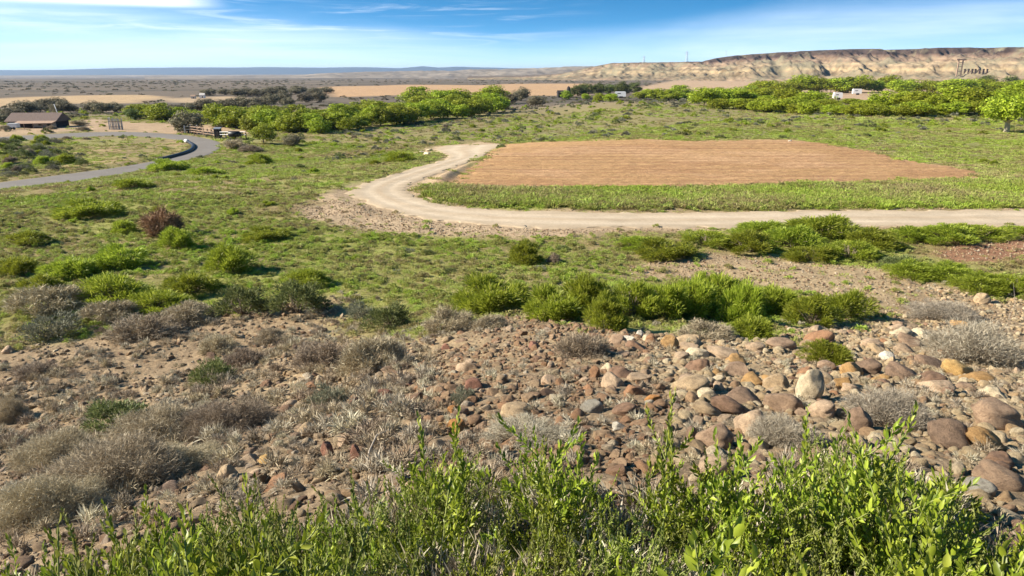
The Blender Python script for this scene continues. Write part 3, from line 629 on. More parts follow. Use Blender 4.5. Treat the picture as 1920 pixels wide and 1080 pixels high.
def bush(kind, px, py, w, h, label, group=None, P=None, dep=None):
    if P is None:
        P, t = put(px, py); P = P[0]; dep = t[0]
    W = w * dep / F * (1.1 if kind in 'SP' else 1); H = h * dep / F / .93 * (.82 if kind in 'SP' else .84 if py < 560 and px > 1100 else 1)
    nm = {'G': 'green_shrub', 'O': 'olive_shrub', 'S': 'dry_shrub', 'P': 'pale_dry_shrub', 'R': 'rusty_shrub', 'A': 'sage_shrub'}[kind]
    ry = max(W * .42, min(W * .5, H * .8))
    # the base pixel is the near foot of the bush: move the centre back by its half depth
    c = np.array([P[0], P[1] + ry * .75]); z = float(ground(c[:1], c[1:])[0])
    r = empty(nm, (c[0], c[1], z - .02), BR.uniform(-.5, .5))
    tag(r, label, {'G': 'bush', 'O': 'bush', 'S': 'shrub', 'P': 'shrub', 'R': 'bush', 'A': 'shrub'}[kind], group)
    def sc(o, rx, hh): o.scale = (W / 2 / rx * (1.08 if kind in 'GO' else .92), ry / rx * (1.05 if kind in 'GO' else .92), H / hh)
    if kind == 'G':
        k = BR.integers(0, 5); f = child('foliage', GREENP[k][0], r); sc(f, .6, .86); s = child('stems', stem_me[k], r); sc(s, .6, .86)
    elif kind == 'O':
        f = child('foliage', OLIVEP[BR.integers(0, 3)], r); sc(f, .6, .76); s = child('stems', stem_me[BR.integers(0, 5)], r); sc(s, .6, .95)
    elif kind == 'A':
        f = child('foliage', SAGEP[BR.integers(0, 3)], r); sc(f, .6, .6); s = child('stems', stem_me[BR.integers(0, 5)], r); sc(s, .6, .95)
    else:
        L = {'S': TWIGP, 'P': PALEP, 'R': RUSTP}[kind]; L = BIGTWIG if (kind == 'S' and py > 780) else L; f = child('twigs', L[BR.integers(0, len(L))], r); sc(f, .6, .66 if kind != 'R' else .78); s = child('stems', stem_me[BR.integers(0, 5)], r); sc(s, .6, 1.0)
    f.rotation_euler = (0, 0, BR.choice([0, math.pi]))
    taken.append((c[0], c[1], min(W / 2, ry) * .8)); return r
HG = 'bushes of the long green hedge below the gravel'; UG = 'green bushes along the near edge of the dirt road'
LG = 'green bushes on the left hillside'; DG = 'dry grey shrubs on the rubble slope'; BG = 'broad dry shrubs in the near left corner'
BUSHES = [
 ('R', 288, 446, 92, 52, 'rust brown leafless bush alone on the green hillside', None),
 ('G', 322, 470, 72, 40, 'small vivid green bush just below the rust brown bush', LG),
 ('G', 226, 440, 44, 30, 'green bush touching the left side of the rust brown bush', LG),
 ('G', 420, 517, 98, 54, 'vivid green dome bush with dark shadow, lower right of the rust brown bush', LG),
 ('G', 212, 508, 100, 50, 'dark shadowed green bush below and left of the rust brown bush', LG),
 ('G', 112, 530, 105, 44, 'wide green bush between the left picture edge and the shadowed bush', LG),
 ('G', 18, 520, 80, 40, 'dark green bush cut by the left picture edge above the dry shrubs', LG),
 ('G', 30, 465, 95, 26, 'low flat green bush near the left edge level with the rust brown bush', LG),
 ('G', 145, 412, 125, 36, 'long low green bush highest on the left hillside near the grey road', LG),
 ('G', 490, 455, 92, 26, 'low green bush in open grass near the dirt pad', LG),
 ('G', 195, 582, 140, 66, 'big bright yellow green bush bordering the dry shrubs at left', LG),
 ('G', 345, 560, 110, 46, 'light green bush right of the big bright yellow green bush', LG),
 ('G', 285, 592, 120, 48, 'green bush merging into grey twigs above the rubble', LG),
 ('O', 440, 600, 120, 62, 'olive green bush on the lower edge of the grass', LG),
 ('O', 545, 600, 120, 68, 'olive and grey bush with long dark shadow, rightmost on the lower edge of the grass', LG),
 ('G', 60, 560, 90, 44, 'green bush at left just above the grey shrubs', LG),
 ('G', 565, 545, 100, 34, 'low green bush above the olive and grey bush', LG),
 ('G', 480, 310, 54, 22, 'small rounded bush on the crest above the road bend', LG),
 ('G', 375, 330, 74, 20, 'low dark green bush along the bank above the grey road', LG),
 ('G', 305, 322, 74, 24, 'dark green bush nearest the grey road on the bank', LG),
 ('G', 235, 355, 80, 22, 'green bush low on the bank at left of the road bend', LG),
 ('G', 748, 305, 56, 24, 'small green bush beside the pale rocks at the head of the dirt road', LG),
 ('G', 985, 498, 70, 46, 'single green bush in the grass below the dirt road bend', None),
 ('S', 1040, 497, 30, 28, 'tiny grey tuft right of the single green bush', None),
 ('G', 920, 590, 155, 76, 'bright yellow green bush standing apart at the left of the long hedge', None),
 ('G', 1040, 604, 120, 72, 'leftmost bush of the long hedge, with grey stems showing', HG),
 ('G', 1100, 600, 110, 85, 'second bush from the left in the long hedge', HG),
 ('G', 1138, 622, 84, 74, 'upright hedge bush standing in front, above the white stones', HG),
 ('G', 1190, 604, 115, 80, 'hedge bush right behind the upright front bush', HG),
 ('G', 1250, 604, 110, 84, 'middle bush of the long hedge above the angular tan rocks', HG),
 ('G', 1302, 602, 105, 92, 'tall hedge bush left of the hedge top', HG),
 ('G', 1355, 592, 105, 92, 'tallest bush of the long hedge', HG),
 ('G', 1400, 612, 84, 100, 'narrow tall hedge bush with deep shade on its right', HG),
 ('G', 1415, 640, 92, 54, 'low bright hedge bush hanging over the boulders', HG),
 ('G', 1458, 596, 95, 64, 'dull green hedge bush next to the reddish gap', HG),
 ('G', 1540, 616, 105, 62, 'rounded bush first right of the reddish gap in the hedge', HG),
 ('G', 1605, 606, 112, 56, 'last bush at the right end of the long hedge', HG),
 ('G', 1200, 472, 90, 30, 'low bush at the left end of the roadside green bushes', UG),
 ('G', 1255, 490, 125, 46, 'dark based bush leftmost and lowest of the roadside green bushes', UG),
 ('G', 1335, 468, 105, 36, 'small bush touching the dirt road edge above the gravel bank', UG),
 ('G', 1412, 482, 95, 52, 'bush with a dark hollow under it above the gravel bank', UG),
 ('G', 1445, 452, 110, 36, 'bush at the road edge left of the largest roadside bush', UG),
 ('G', 1500, 475, 115, 50, 'bush in front of the largest roadside bush', UG),
 ('G', 1565, 458, 150, 52, 'largest roadside bush overlapping the dirt road', UG),
 ('G', 1535, 495, 105, 38, 'low bush at the gravel bank below the largest roadside bush', UG),
 ('G', 1610, 494, 115, 46, 'bush at the right end of the gravel bank', UG),
 ('G', 1650, 470, 115, 42, 'middle roadside bush right of the largest one', UG),
 ('G', 1720, 458, 95, 36, 'light bush above the left end of the reddish soil', UG),
 ('G', 1795, 462, 115, 42, 'bush right above the reddish soil patch', UG),
 ('G', 1860, 452, 110, 34, 'bush at road level near the right picture edge', UG),
 ('G', 1925, 446, 70, 26, 'small roadside bush cut by the right picture edge', UG),
 ('O', 1700, 508, 80, 32, 'grey green shrub left of the reddish soil patch', UG),
 ('G', 1722, 526, 100, 40, 'bush below the left end of the reddish soil patch', UG),
 ('G', 1795, 532, 110, 40, 'bush under the middle of the reddish soil patch', UG),
 ('G', 1855, 555, 110, 44, 'bush just above the pale boulder and dry shrub at right', UG),
 ('G', 1920, 560, 90, 48, 'bush at the right picture edge under the reddish soil', UG),
 ('G', 1560, 686, 98, 48, 'single green bush growing among the round boulders', None),
 ('S', 60, 600, 160, 66, 'grey twiggy shrub at the left edge below the green bushes', DG),
 ('A', 75, 645, 140, 52, 'grey green shrub at the left edge where the rubble begins', DG),
 ('S', 185, 610, 120, 50, 'grey shrub under the big bright yellow green bush', DG),
 ('S', 250, 645, 150, 54, 'wide grey shrub lying on top of the rubble slope', DG),
 ('S', 335, 615, 120, 52, 'dark grey shrub below the light green bush', DG),
 ('S', 400, 668, 84, 46, 'small grey shrub on bare rubble, upper one of three', DG),
 ('S', 445, 695, 96, 48, 'small grey shrub on bare rubble, right one of three', DG),
 ('O', 385, 730, 92, 58, 'brownish olive shrub on bare rubble, lowest one of three', DG),
 ('S', 500, 648, 72, 36, 'little grey shrub above the paired shrubs in mid slope', DG),
 ('S', 598, 696, 135, 66, 'left one of two paired grey shrubs in mid slope', DG),
 ('S', 692, 706, 150, 88, 'right one of two paired grey shrubs, with black shadow beside it', DG),
 ('A', 608, 768, 84, 56, 'dusty green shrub below the paired grey shrubs, left of the red rocks', DG),
 ('A', 672, 606, 70, 40, 'pale sage shrub where grass meets rubble in mid slope', DG),
 ('O', 722, 622, 100, 52, 'sage shrub with black shadow at the grass edge', DG),
 ('S', 840, 628, 110, 62, 'grey shrub in front of the bright yellow green bush', DG),
 ('S', 920, 620, 80, 36, 'low grey tuft under the bright yellow green bush', DG),
 ('S', 1095, 676, 130, 62, 'thin grey shrub on the rubble below the upright hedge bush', DG),
 ('S', 1335, 642, 120, 46, 'grey dry shrub tucked under the tall hedge bushes', DG),
 ('S', 55, 716, 95, 36, 'low grey shrub on rubble near the left edge', DG),
 ('S', 0, 800, 70, 60, 'grey shrub cut by the left picture edge in mid slope', DG),
 ('A', 868, 762, 62, 40, 'grey green cushion plant among the red rocks', DG),
 ('S', 395, 830, 210, 90, 'dry shrub farthest right of the near left corner', BG),
 ('S', 270, 860, 260, 110, 'tan broad dry shrub in the middle of the near left corner', BG),
 ('O', 195, 815, 150, 60, 'olive tinged shrub behind the tan broad dry shrubs', BG),
 ('S', 70, 890, 190, 90, 'broad dry shrub at left edge behind the lowest one', BG),
 ('S', 170, 950, 300, 140, 'large dark dry shrub with black shade on its right', BG),
 ('S', 300, 905, 200, 70, 'low dry shrub at the shaded edge of the large dark one', BG),
 ('S', 40, 1010, 240, 130, 'lowest dry shrub in the near left corner', BG),
 ('P', 1870, 694, 220, 104, 'large pale dry shrub at the right edge above the boulders', 'pale dry shrubs on the right'),
 ('P', 1800, 610, 160, 46, 'sparse pale shrub behind the large pale dry shrub', 'pale dry shrubs on the right'),
 ('P', 1700, 810, 200, 92, 'pale dry shrub between the round boulders and the mauve boulders', 'pale dry shrubs on the right'),
 ('P', 1490, 850, 150, 92, 'pale dry shrub behind the leafy plants, below the cream boulder', 'pale dry shrubs on the right'),
 ('P', 990, 850, 190, 70, 'pale thin dry shrub behind the leafy plants in the middle', 'pale dry shrubs on the right'),
]
for b in BUSHES: bush(*b)

# ---------------------------------------------------------------- boulders, one by one
CO = dict(cream=(.60, .50, .36), white=(.68, .63, .55), tan=(.46, .34, .22), ptan=(.52, .38, .27), mauve=(.34, .235, .165), red=(.31, .155, .11), purple=(.26, .178, .128), orange=(.48, .235, .085), gold=(.55, .36, .15), ochre=(.44, .27, .12), brown=(.25, .155, .105), grey=(.36, .33, .285), dark=(.12, .075, .055), pink=(.44, .325, .23), rust=(.36, .20, .115))
def rockobj(me, c, s, rot, col, name, label, cat, group=None):
    o = bpy.data.objects.new(name, me); COL.objects.link(o); o.location = c; o.scale = s; o.rotation_euler = rot
    o.color = (*col, 1); tag(o, label, cat, group); return o
RG = 'round boulders heaped on the right slope'; MG = 'red and tan rocks in the middle of the slope'; WG = 'white stones below the hedge'
BOULD = [  # px, py of the middle; width, height in the photo; colour; shape; roll; label
 (1522, 723, 62, 74, 'cream', 'r', 0, 'cream upright boulder with a black shadow beside it, biggest pale one', RG),
 (1460, 716, 52, 46, 'tan', 'r', 0, 'tan rounded boulder left of the cream upright boulder', RG),
 (1478, 755, 80, 46, 'mauve', 'r', .2, 'smooth pinkish mauve boulder in front of the cream upright boulder', RG),
 (1545, 768, 56, 44, 'ptan', 'r', 0, 'tan pink boulder touching the foot of the cream upright boulder', RG),
 (1618, 785, 52, 76, 'purple', 'r', 0, 'brownish purple boulder with a leafy sprig before it', RG),
 (1415, 713, 46, 34, 'ochre', 'r', .3, 'ochre boulder just below the bright orange one', RG),
 (1383, 687, 36, 28, 'orange', 'r', .3, 'bright orange boulder, most vivid of the heap', RG),
 (1302, 722, 74, 42, 'tan', 'r', .1, 'broad tan boulder left of the ochre one', RG),
 (1110, 763, 48, 38, 'grey', 'r', 0, 'round grey boulder with white side, leftmost of the heap', RG),
 (1175, 771, 56, 36, 'brown', 'r', 0, 'brown flat topped boulder right of the round grey one', RG),
 (1194, 736, 44, 26, 'rust', 'a', .2, 'rusty orange rock, left one of a pair above the brown boulder', RG),
 (1224, 748, 42, 24, 'orange', 'a', .2, 'orange rock, right one of a pair above the brown boulder', RG),
 (1345, 818, 74, 62, 'mauve', 'r', 0, 'big mauve red round boulder right behind the leafy plants', RG),
 (1412, 792, 64, 68, 'ptan', 'r', .2, 'pinkish tan boulder right of the mauve red round one', RG),
 (1300, 815, 26, 42, 'purple', 'r', 0, 'small dark red boulder left of the mauve red round one', RG),
 (1342, 875, 64, 58, 'pink', 'r', 0, 'pale pink boulder half hidden in the leafy plants', RG),
 (1598, 692, 46, 34, 'ochre', 'r', .4, 'ochre boulder at the foot of the single green bush', RG),
 (1634, 688, 50, 38, 'purple', 'r', .2, 'brownish purple boulder right of the single green bush', RG),
 (1655, 770, 40, 26, 'red', 'r', 0, 'dark red small boulder above the pale dry shrub', RG),
 (1700, 700, 74, 40, 'purple', 'r', .4, 'long purple brown boulder sloping to the right', RG),
 (1802, 690, 66, 38, 'gold', 'r', .55, 'long yellow boulder sloping to the right under the large pale shrub', RG),
 (1788, 667, 52, 26, 'rust', 'r', .5, 'rust brown boulder behind the long yellow one', RG),
 (1694, 623, 46, 24, 'cream', 'r', 0, 'cream boulder at the back of the heap', RG),
 (1718, 641, 60, 28, 'mauve', 'a', .4, 'mauve pink rock right under the cream boulder at the back', RG),
 (1540, 634, 66, 30, 'rust', 'r', -.2, 'orange brown flat boulder at the back left of the single green bush', RG),
 (1468, 645, 64, 30, 'mauve', 'r', .1, 'mauve brown flat boulder under the low bright hedge bush', RG),
 (1880, 782, 100, 66, 'mauve', 'r', .5, 'huge mauve red boulder near the right picture edge', RG),
 (1800, 822, 104, 58, 'purple', 'r', .65, 'long dark mauve boulder sloping down right behind the leafy plants', RG),
 (1856, 830, 104, 46, 'ochre', 'r', .65, 'long orange brown boulder between two mauve ones', RG),
 (1882, 862, 56, 40, 'brown', 'r', .4, 'brown boulder at the lower end of the long orange brown one', RG),
 (1890, 898, 100, 60, 'mauve', 'r', .3, 'grey mauve boulder speckled with leaf shadows at the right edge', RG),
 (1845, 918, 64, 44, 'grey', 'r', .3, 'grey boulder in plant shade left of the speckled mauve one', RG),
 (1402, 747, 76, 36, 'purple', 'r', .4, 'mauve brown flat boulder below the ochre one', RG),
 (1372, 765, 80, 40, 'brown', 'r', .3, 'dark brown slab above the pinkish tan boulder', RG),
 (1328, 770, 60, 30, 'tan', 'r', .3, 'greenish tan slab above the mauve red round boulder', RG),
 (1362, 664, 70, 26, 'pink', 'r', .3, 'pinkish flat boulder above the bright orange one', RG),
 (1420, 650, 40, 22, 'pink', 'r', .2, 'pink small boulder under the narrow hedge bush', RG),
 (1254, 642, 44, 32, 'ochre', 'a', 0, 'orange tan angular rock right of the white stones', RG),
 (1292, 650, 40, 26, 'pink', 'a', -.3, 'pink angular rock next to the orange tan angular one', RG),
 (1153, 630, 15, 13, 'white', 'r', 0, 'white stone, leftmost of four below the hedge', WG),
 (1178, 634, 24, 15, 'white', 'a', -.3, 'white flat stone, second of four below the hedge', WG),
 (1199, 627, 17, 21, 'white', 'r', 0, 'white upright stone, third of four below the hedge', WG),
 (1215, 634, 22, 18, 'cream', 'r', 0, 'cream stone, last of four below the hedge', WG),
 (1190, 650, 50, 22, 'brown', 'a', 0, 'long brown rock lying under the white stones', RG),
 (1113, 697, 26, 30, 'rust', 'a', .2, 'red brown angular rock above the round grey boulder', RG),
 (1139, 690, 24, 26, 'cream', 'a', 0, 'cream angular rock right of the red brown angular one', RG),
 (1349, 712, 26, 22, 'cream', 'r', .2, 'small cream boulder left of the ochre one', RG),
 (1348, 725, 24, 22, 'ptan', 'r', .2, 'small round tan boulder below the small cream one', RG),
 (1580, 716, 36, 34, 'ochre', 'a', .3, 'tan brown rock in the shadow side of the cream upright boulder', RG),
 (1665, 668, 34, 22, 'white', 'r', .2, 'white flat stone right of the single green bush', RG),
 (1765, 706, 18, 15, 'white', 'r', 0, 'small round white stone left of the long yellow boulder', RG),
 (1570, 655, 40, 20, 'pink', 'a', 0, 'pinkish stone behind the single green bush', RG),
 (1640, 645, 54, 24, 'ptan', 'r', .2, 'tan orange stone left of the cream boulder at the back', RG),
 (1700, 655, 44, 20, 'pink', 'r', .3, 'pink flat stone below the mauve pink rock', RG),
 (1745, 680, 60, 28, 'purple', 'r', .4, 'brown mauve slab left of the rust brown boulder', RG),
 (1845, 560, 30, 26, 'tan', 'r', 0, 'lone tan boulder in front of the right edge bushes', None),
 (1160, 800, 34, 18, 'white', 'a', 0, 'white stone under the brown flat topped boulder', RG),
 (1096, 800, 44, 22, 'tan', 'a', 0, 'tan slab under the round grey boulder', RG),
 (720, 743, 34, 30, 'red', 'a', 0, 'orange red angular rock in the red cluster', MG),
 (735, 764, 32, 30, 'red', 'a', -.4, 'red angular rock below the orange red one', MG),
 (778, 750, 30, 42, 'brown', 'a', 0, 'tall red brown rock in the red cluster', MG),
 (789, 728, 26, 20, 'rust', 'a', 0, 'orange rock on top of the tall red brown one', MG),
 (664, 756, 36, 34, 'red', 'a', -.4, 'leftmost rock of the red cluster', MG),
 (859, 798, 48, 32, 'orange', 'a', -.2, 'bright orange rock just behind the leafy plants', MG),
 (830, 801, 34, 26, 'ochre', 'r', 0, 'olive tan rock left of the bright orange rock', MG),
 (849, 768, 24, 20, 'orange', 'a', 0, 'small golden orange rock above the bright orange rock', MG),
 (614, 842, 30, 44, 'red', 'a', 0, 'pinkish red rock, left one of two near the dead branch', MG),
 (664, 850, 30, 42, 'red', 'a', 0, 'red rock, right one of two near the dead branch', MG),
 (640, 826, 28, 32, 'ptan', 'a', .2, 'pale tan rock between the two red ones', MG),
 (572, 806, 36, 30, 'tan', 'r', -.4, 'pale tan rock at the left of the red rocks', MG),
 (500, 862, 34, 28, 'gold', 'r', -.3, 'yellow tan stone in the lower rubble', MG),
 (945, 708, 14, 18, 'white', 'a', 0, 'small white stone in the middle of the rubble', MG),
 (663, 780, 13, 13, 'white', 'r', 0, 'small white stone under the red cluster', MG),
 (744, 781, 13, 12, 'white', 'r', 0, 'small white stone right under the red angular rock', MG),
 (1028, 738, 32, 16, 'dark', 'a', 0, 'dark brown wedge of rock with a white stone on top', MG),
 (775, 918, 62, 66, 'tan', 'a', -.5, 'large tan slab tilted at the edge of the leafy plants', MG),
 (910, 885, 26, 50, 'pink', 'a', 0, 'pink slab poking out of the leafy plants', MG),
 (1075, 900, 30, 50, 'pink', 'a', -.3, 'mauve pink rock deep in the leafy plants', MG),
 (420, 890, 44, 38, 'tan', 'a', -.4, 'tan pointed rock beside the black shrub shadow', MG),
 (318, 710, 32, 18, 'tan', 'a', -.4, 'tan flat rock left of the brownish olive shrub', MG),
 (317, 731, 11, 10, 'white', 'a', 0, 'small white stone under the tan flat rock', MG),
 (575, 728, 42, 22, 'rust', 'a', -.3, 'rusty rock behind the dusty green shrub', MG),
 (12, 655, 26, 18, 'ptan', 'a', 0, 'pale rock at the left picture edge', MG),
]
GB = np.random.default_rng(12)
for (px, py, w, h, col, shp, roll, label, grp) in BOULD:
    P, t = put(px, py + h * .38); P = P[0]; dep = t[0]
    W, H = w * dep / F, h * dep / F
    me = (ROUND if shp == 'r' else ANGUL)[GB.integers(0, 9)]
    sx_, sz = W / 2, H / 2 / .95; sy = .5 * (sx_ + sz) * 1.0
    if label.startswith('cream upright'): sz *= 1.1; sy = sx_ * .8
    c = (P[0], P[1] + sy * .55, P[2] + sz * .34)
    rz = GB.uniform(-.3, .3) + (math.pi if GB.random() < .5 else 0)
    rockobj(me, c, (sx_, sy, sz), (GB.uniform(-.15, .15), roll * (1 if abs(rz) < 1.6 else -1), rz), tuple(np.array(CO[col]) * GB.uniform(.9, 1.1)), 'boulder' if max(W, H) > .28 else 'rock', label, 'boulder' if max(W, H) > .28 else 'rock', grp)
    taken.append((c[0], c[1], max(sx_, sy) * .9))
# smaller single rocks
ZONES = [  # pixel polygon, count, size range in metres, colours, share of rounded ones, where
 ([(1060, 770), (1050, 690), (1150, 640), (1440, 640), (1520, 615), (1760, 590), (1920, 640), (1920, 760), (1780, 760), (1660, 730), (1500, 840), (1300, 830)], 130, (.08, .34), ['tan', 'brown', 'rust', 'ptan', 'pink', 'mauve', 'cream', 'ochre', 'brown', 'pink', 'ptan'], .62, 'among the round boulders on the right'),
 ([(560, 810), (640, 720), (780, 640), (950, 620), (1060, 650), (1040, 760), (900, 830), (760, 860), (640, 900), (480, 920), (420, 890)], 60, (.07, .20), ['red', 'brown', 'mauve', 'ptan', 'tan', 'rust', 'purple', 'pink'], .25, 'in the reddish rubble of mid slope'),
 ([(0, 660), (300, 640), (480, 620), (640, 700), (540, 800), (420, 760), (250, 730), (0, 780)], 30, (.08, .20), ['tan', 'brown', 'ptan', 'tan', 'cream'], .2, 'on the left rubble slope'),
]
names = dict(tan='tan', ptan='pale tan', pink='pink', mauve='mauve', cream='cream', ochre='ochre', brown='brown', red='red', rust='rusty', purple='purplish')
for poly_, cnt, (s0, s1), cols, shr, where in ZONES:
    Pw = wpoly(poly_); lo, hi = Pw.min(0), Pw.max(0); got = 0; tries = 0
    while got < cnt and tries < 9000:
        tries += 1; x, y = GB.uniform(lo[0], hi[0]), GB.uniform(lo[1], hi[1])
        if sdist(np.array([x]), np.array([y]), Pw)[0] < 0 or GB.random() > min(1., 9 / y): continue
        s = s0 + (s1 - s0) * GB.random() ** 2 * (1 - .5 * tries / 9000.)
        if any((x - a) ** 2 + (y - b) ** 2 < (s * .85 + c * .85) ** 2 for a, b, c in taken): continue
        rnd = GB.random() < shr; cn = cols[GB.integers(0, len(cols))]; z = float(ground(np.array([x]), np.array([y]))[0])
        rockobj((ROUND if rnd else ANGUL)[GB.integers(0, 9)], (x, y, z + s * .08), (s, s * GB.uniform(.6, .95), s * GB.uniform(.5, .85)), (GB.uniform(-.3, .3), GB.uniform(-.3, .3), GB.uniform(0, 6.28)), tuple(np.array(CO[cn]) * GB.uniform(.85, 1.15)), 'rock', '%s %s stone %s' % (names[cn], 'rounded' if rnd else 'angular', where), 'rock', 'loose stones ' + where)
        taken.append((x, y, s * .9)); got += 1
# loose rubble and pebbles that nobody could count
ROUND_L = [proto_mesh('pebble', *P_rock(500 + i, False, 2), M_gravel, True) for i in range(6)]
ANGUL_L = [proto_mesh('rubble_stone', *P_rock(520 + i, True, 3), M_gravel, False) for i in range(7)]
def rubble(seed, n, s0, s1, ymax, dens):
    g = np.random.default_rng(seed); x = g.uniform(-ymax * .85, ymax * .85, n); y = g.uniform(1.2, ymax, n)
    iv, z = inview(x, y); k = iv & (sdist(x, y, P_rocks) + .8 * fbm(x / 2, y / 2, 3, 7) > 0)
    k &= g.random(n) < dens(x, y)
    x, y, z = x[k], y[k], z[k]; s = s0 + (s1 - s0) * g.random(len(x)) ** 2.8
    return np.stack([x, y, z + s * .11 + .01], -1), spin(len(x), g, .35), np.stack([s, s * g.uniform(.65, 1, len(x)), s * g.uniform(.5, .85, len(x))], -1)
clump = lambda x, y: .35 + .65 * sstep(-.3, .3, fbm(x / 1.6, y / 1.6, 3, 88))
redz = lambda x, y: np.clip(clump(x, y) * np.where(x > -2.5 + .1 * y, 1.0, .5) * sstep(2.2, 6, y + 2 * np.abs(x)), 0, 1)
a1 = rubble(1, 78000, .03, .115, 26, lambda x, y: redz(x, y) * .95)
a2 = rubble(2, 46000, .018, .05, 13, lambda x, y: .9 * clump(x, y) + .1)
PALE_L = [proto_mesh('cobble', *P_rock(540 + i, i % 2 == 0, 3), M_cobble, i % 2 == 1) for i in range(7)]
RED_L = [proto_mesh('red_rubble_stone', *P_rock(560 + i, True, 3), M_redstone, False) for i in range(6)]
RU = [np.vstack([a1[i], a2[i]]) for i in range(3)]
xx, yy = RU[0][:, 0], RU[0][:, 1]; nz = .8 * fbm(xx / 2, yy / 2, 3, 15)
kr = xx > 1.2 + .16 * (yy - 6) + nz; km = ~kr & (xx > -.20 * yy + 1.5 * nz) ; kl = ~kr & ~km
for nm, k, pr, lab in (('cobbles', kr, PALE_L, 'loose pale cobbles between the round boulders'), ('red_rubble', km, RED_L + ANGUL_L[:3], 'loose reddish rubble in the middle of the slope'), ('rubble', kl, ANGUL_L + ROUND_L[:2], 'loose brown rubble on the left slope')):
    scatter(nm, RU[0][k], RU[1][k], RU[2][k], pr, lab, 'rubble', 3)
# gravel spread on the bank and on the pad edge
g = np.random.default_rng(8); n = 60000; x = g.uniform(-16, 40, n); y = g.uniform(16, 46, n)
d = np.maximum(np.maximum(sdist(x, y, P_grav1), sdist(x, y, P_pad)), sdist(x, y, P_red)) + 1.2 * fbm(x / 2, y / 2, 3, 6)
k = (d > 0) & (sdist(x, y, P_dr) < -.1) & (g.random(n) < .8); x, y = x[k], y[k]; s = .014 + .045 * g.random(len(x)) ** 2
scatter('gravel', np.stack([x, y, ground(x, y) + .01], -1), spin(len(x), g, .3), s, ANGUL_L + ROUND_L, 'coarse gravel beside the dirt road', 'gravel', 4)
# dead branch and sticks
def stick(pts, r, label):
    P, t = put([p[0] for p in pts], [p[1] for p in pts]); P[:, 2] += .02 + np.array([p[2] for p in pts]); mb = MB(); mb.tube(P, [r * (1 - .6 * i / len(P)) for i in range(len(P))], 6)
    o = mb.build('dead_branch', M_deadwood, smooth=True); c = P.mean(0); o.data.transform(__import__('mathutils').Matrix.Translation(-Vector(c))); o.location = c; tag(o, label, 'branch', 'dead branches')
from mathutils import Vector
stick([(688, 882, 0), (694, 866, .10), (708, 846, .16), (732, 828, .12)], .011, 'curved bleached dead branch beside two red rocks')
stick([(1628, 374, .05), (1642, 380, .1), (1655, 384, .02)], .06, 'pale fallen stick in the grass between field and dirt road')
stick([(1890, 600, .02), (1900, 585, .3), (1892, 566, .7)], .006, 'thin bare twig standing by the lone tan boulder')
# ---------------------------------------------------------------- grass and weeds (uncountable)
TUFT = [proto_mesh('grass_tuft', *P_tuft(600 + i, .17, .13, 54, .012), M_grass) for i in range(5)]
TUFTL = [proto_mesh('grass_patch', *P_tuft(620 + i, .42, .20, 110, .03), M_grass) for i in range(5)]
WEED = [proto_mesh('weed', *P_leafbush(640 + i, .22, .2, 260, .06, .018, k=9), M_grass) for i in range(4)]
DRYT = [proto_mesh('dry_tuft', *P_twigbush(650 + i, .16, .16, 260, .09, .006, k=8), M_pale) for i in range(3)] + [proto_mesh('dry_tuft', *P_twigbush(655 + i, .16, .16, 260, .09, .006, k=8), M_dry) for i in range(3)]
def bare(x, y):
    """how bare the soil is, 0..1"""
    e = fbm(x / 2.2, y / 2.2, 3, 201) + .5 * fbm(x / .7, y / .7, 2, 203)
    b = sstep(-.9, .5, sdist(x, y, P_dr) + .7 * e); b = np.maximum(b, sstep(-.4, .3, sdist(x, y, P_pr))); b = np.maximum(b, sstep(-1.0, 1.0, sdist(x, y, P_field) + 1.1 * e))
    b = np.maximum(b, .96 * sstep(-1.2, .6, sdist(x, y, P_pad) + 1.2 * e)); b = np.maximum(b, .92 * sstep(-.8, .6, sdist(x, y, P_grav1) + e)); b = np.maximum(b, .95 * sstep(-.6, .6, sdist(x, y, P_red) + .6 * e))
    b = np.maximum(b, sstep(-1.2, 1.0, sdist(x, y, P_rocks) + e)); b = np.maximum(b, .75 * sstep(-2, 2, sdist(x, y, P_island) + 3 * e)); b = np.maximum(b, .93 * sstep(-2, 2, sdist(x, y, P_yard) + 2 * e))
    return b
def grassfield(seed, n, y0, y1, dens, s0, s1, wide=.85):
    g = np.random.default_rng(seed); y = np.sqrt(g.uniform(y0 ** 2, y1 ** 2, n)); x = y * g.uniform(-wide, wide, n)
    cl = .55 + .45 * sstep(-.35, .3, fbm(x / 1.3, y / 1.3, 3, 211) + .5 * fbm(x / 7, y / 7, 3, 213))
    k = g.random(n) < dens * cl * (1 - bare(x, y)); x, y = x[k], y[k]; iv, z = inview(x, y, 1.08); x, y, z = x[iv], y[iv], z[iv]
    s = g.uniform(s0, s1, len(x)); return np.stack([x, y, z - .01], -1), spin(len(x), g, .12), np.stack([s, s, s * g.uniform(.45, .9, len(x))], -1)
def join(*L): return [np.vstack([l[i] for l in L]) for i in range(3)]
scatter('grass', *join(grassfield(21, 52000, 14, 48, .72, .7, 1.3)), TUFT + WEED[:2], 'short spring grass on the near hillside', 'grass', 21)
scatter('meadow_grass', *join(grassfield(22, 66000, 44, 130, .75, .75, 1.3), grassfield(23, 16000, 120, 230, .55, 1.4, 2.6)), TUFTL + WEED, 'grass and weeds on the flat beyond', 'grass', 22)
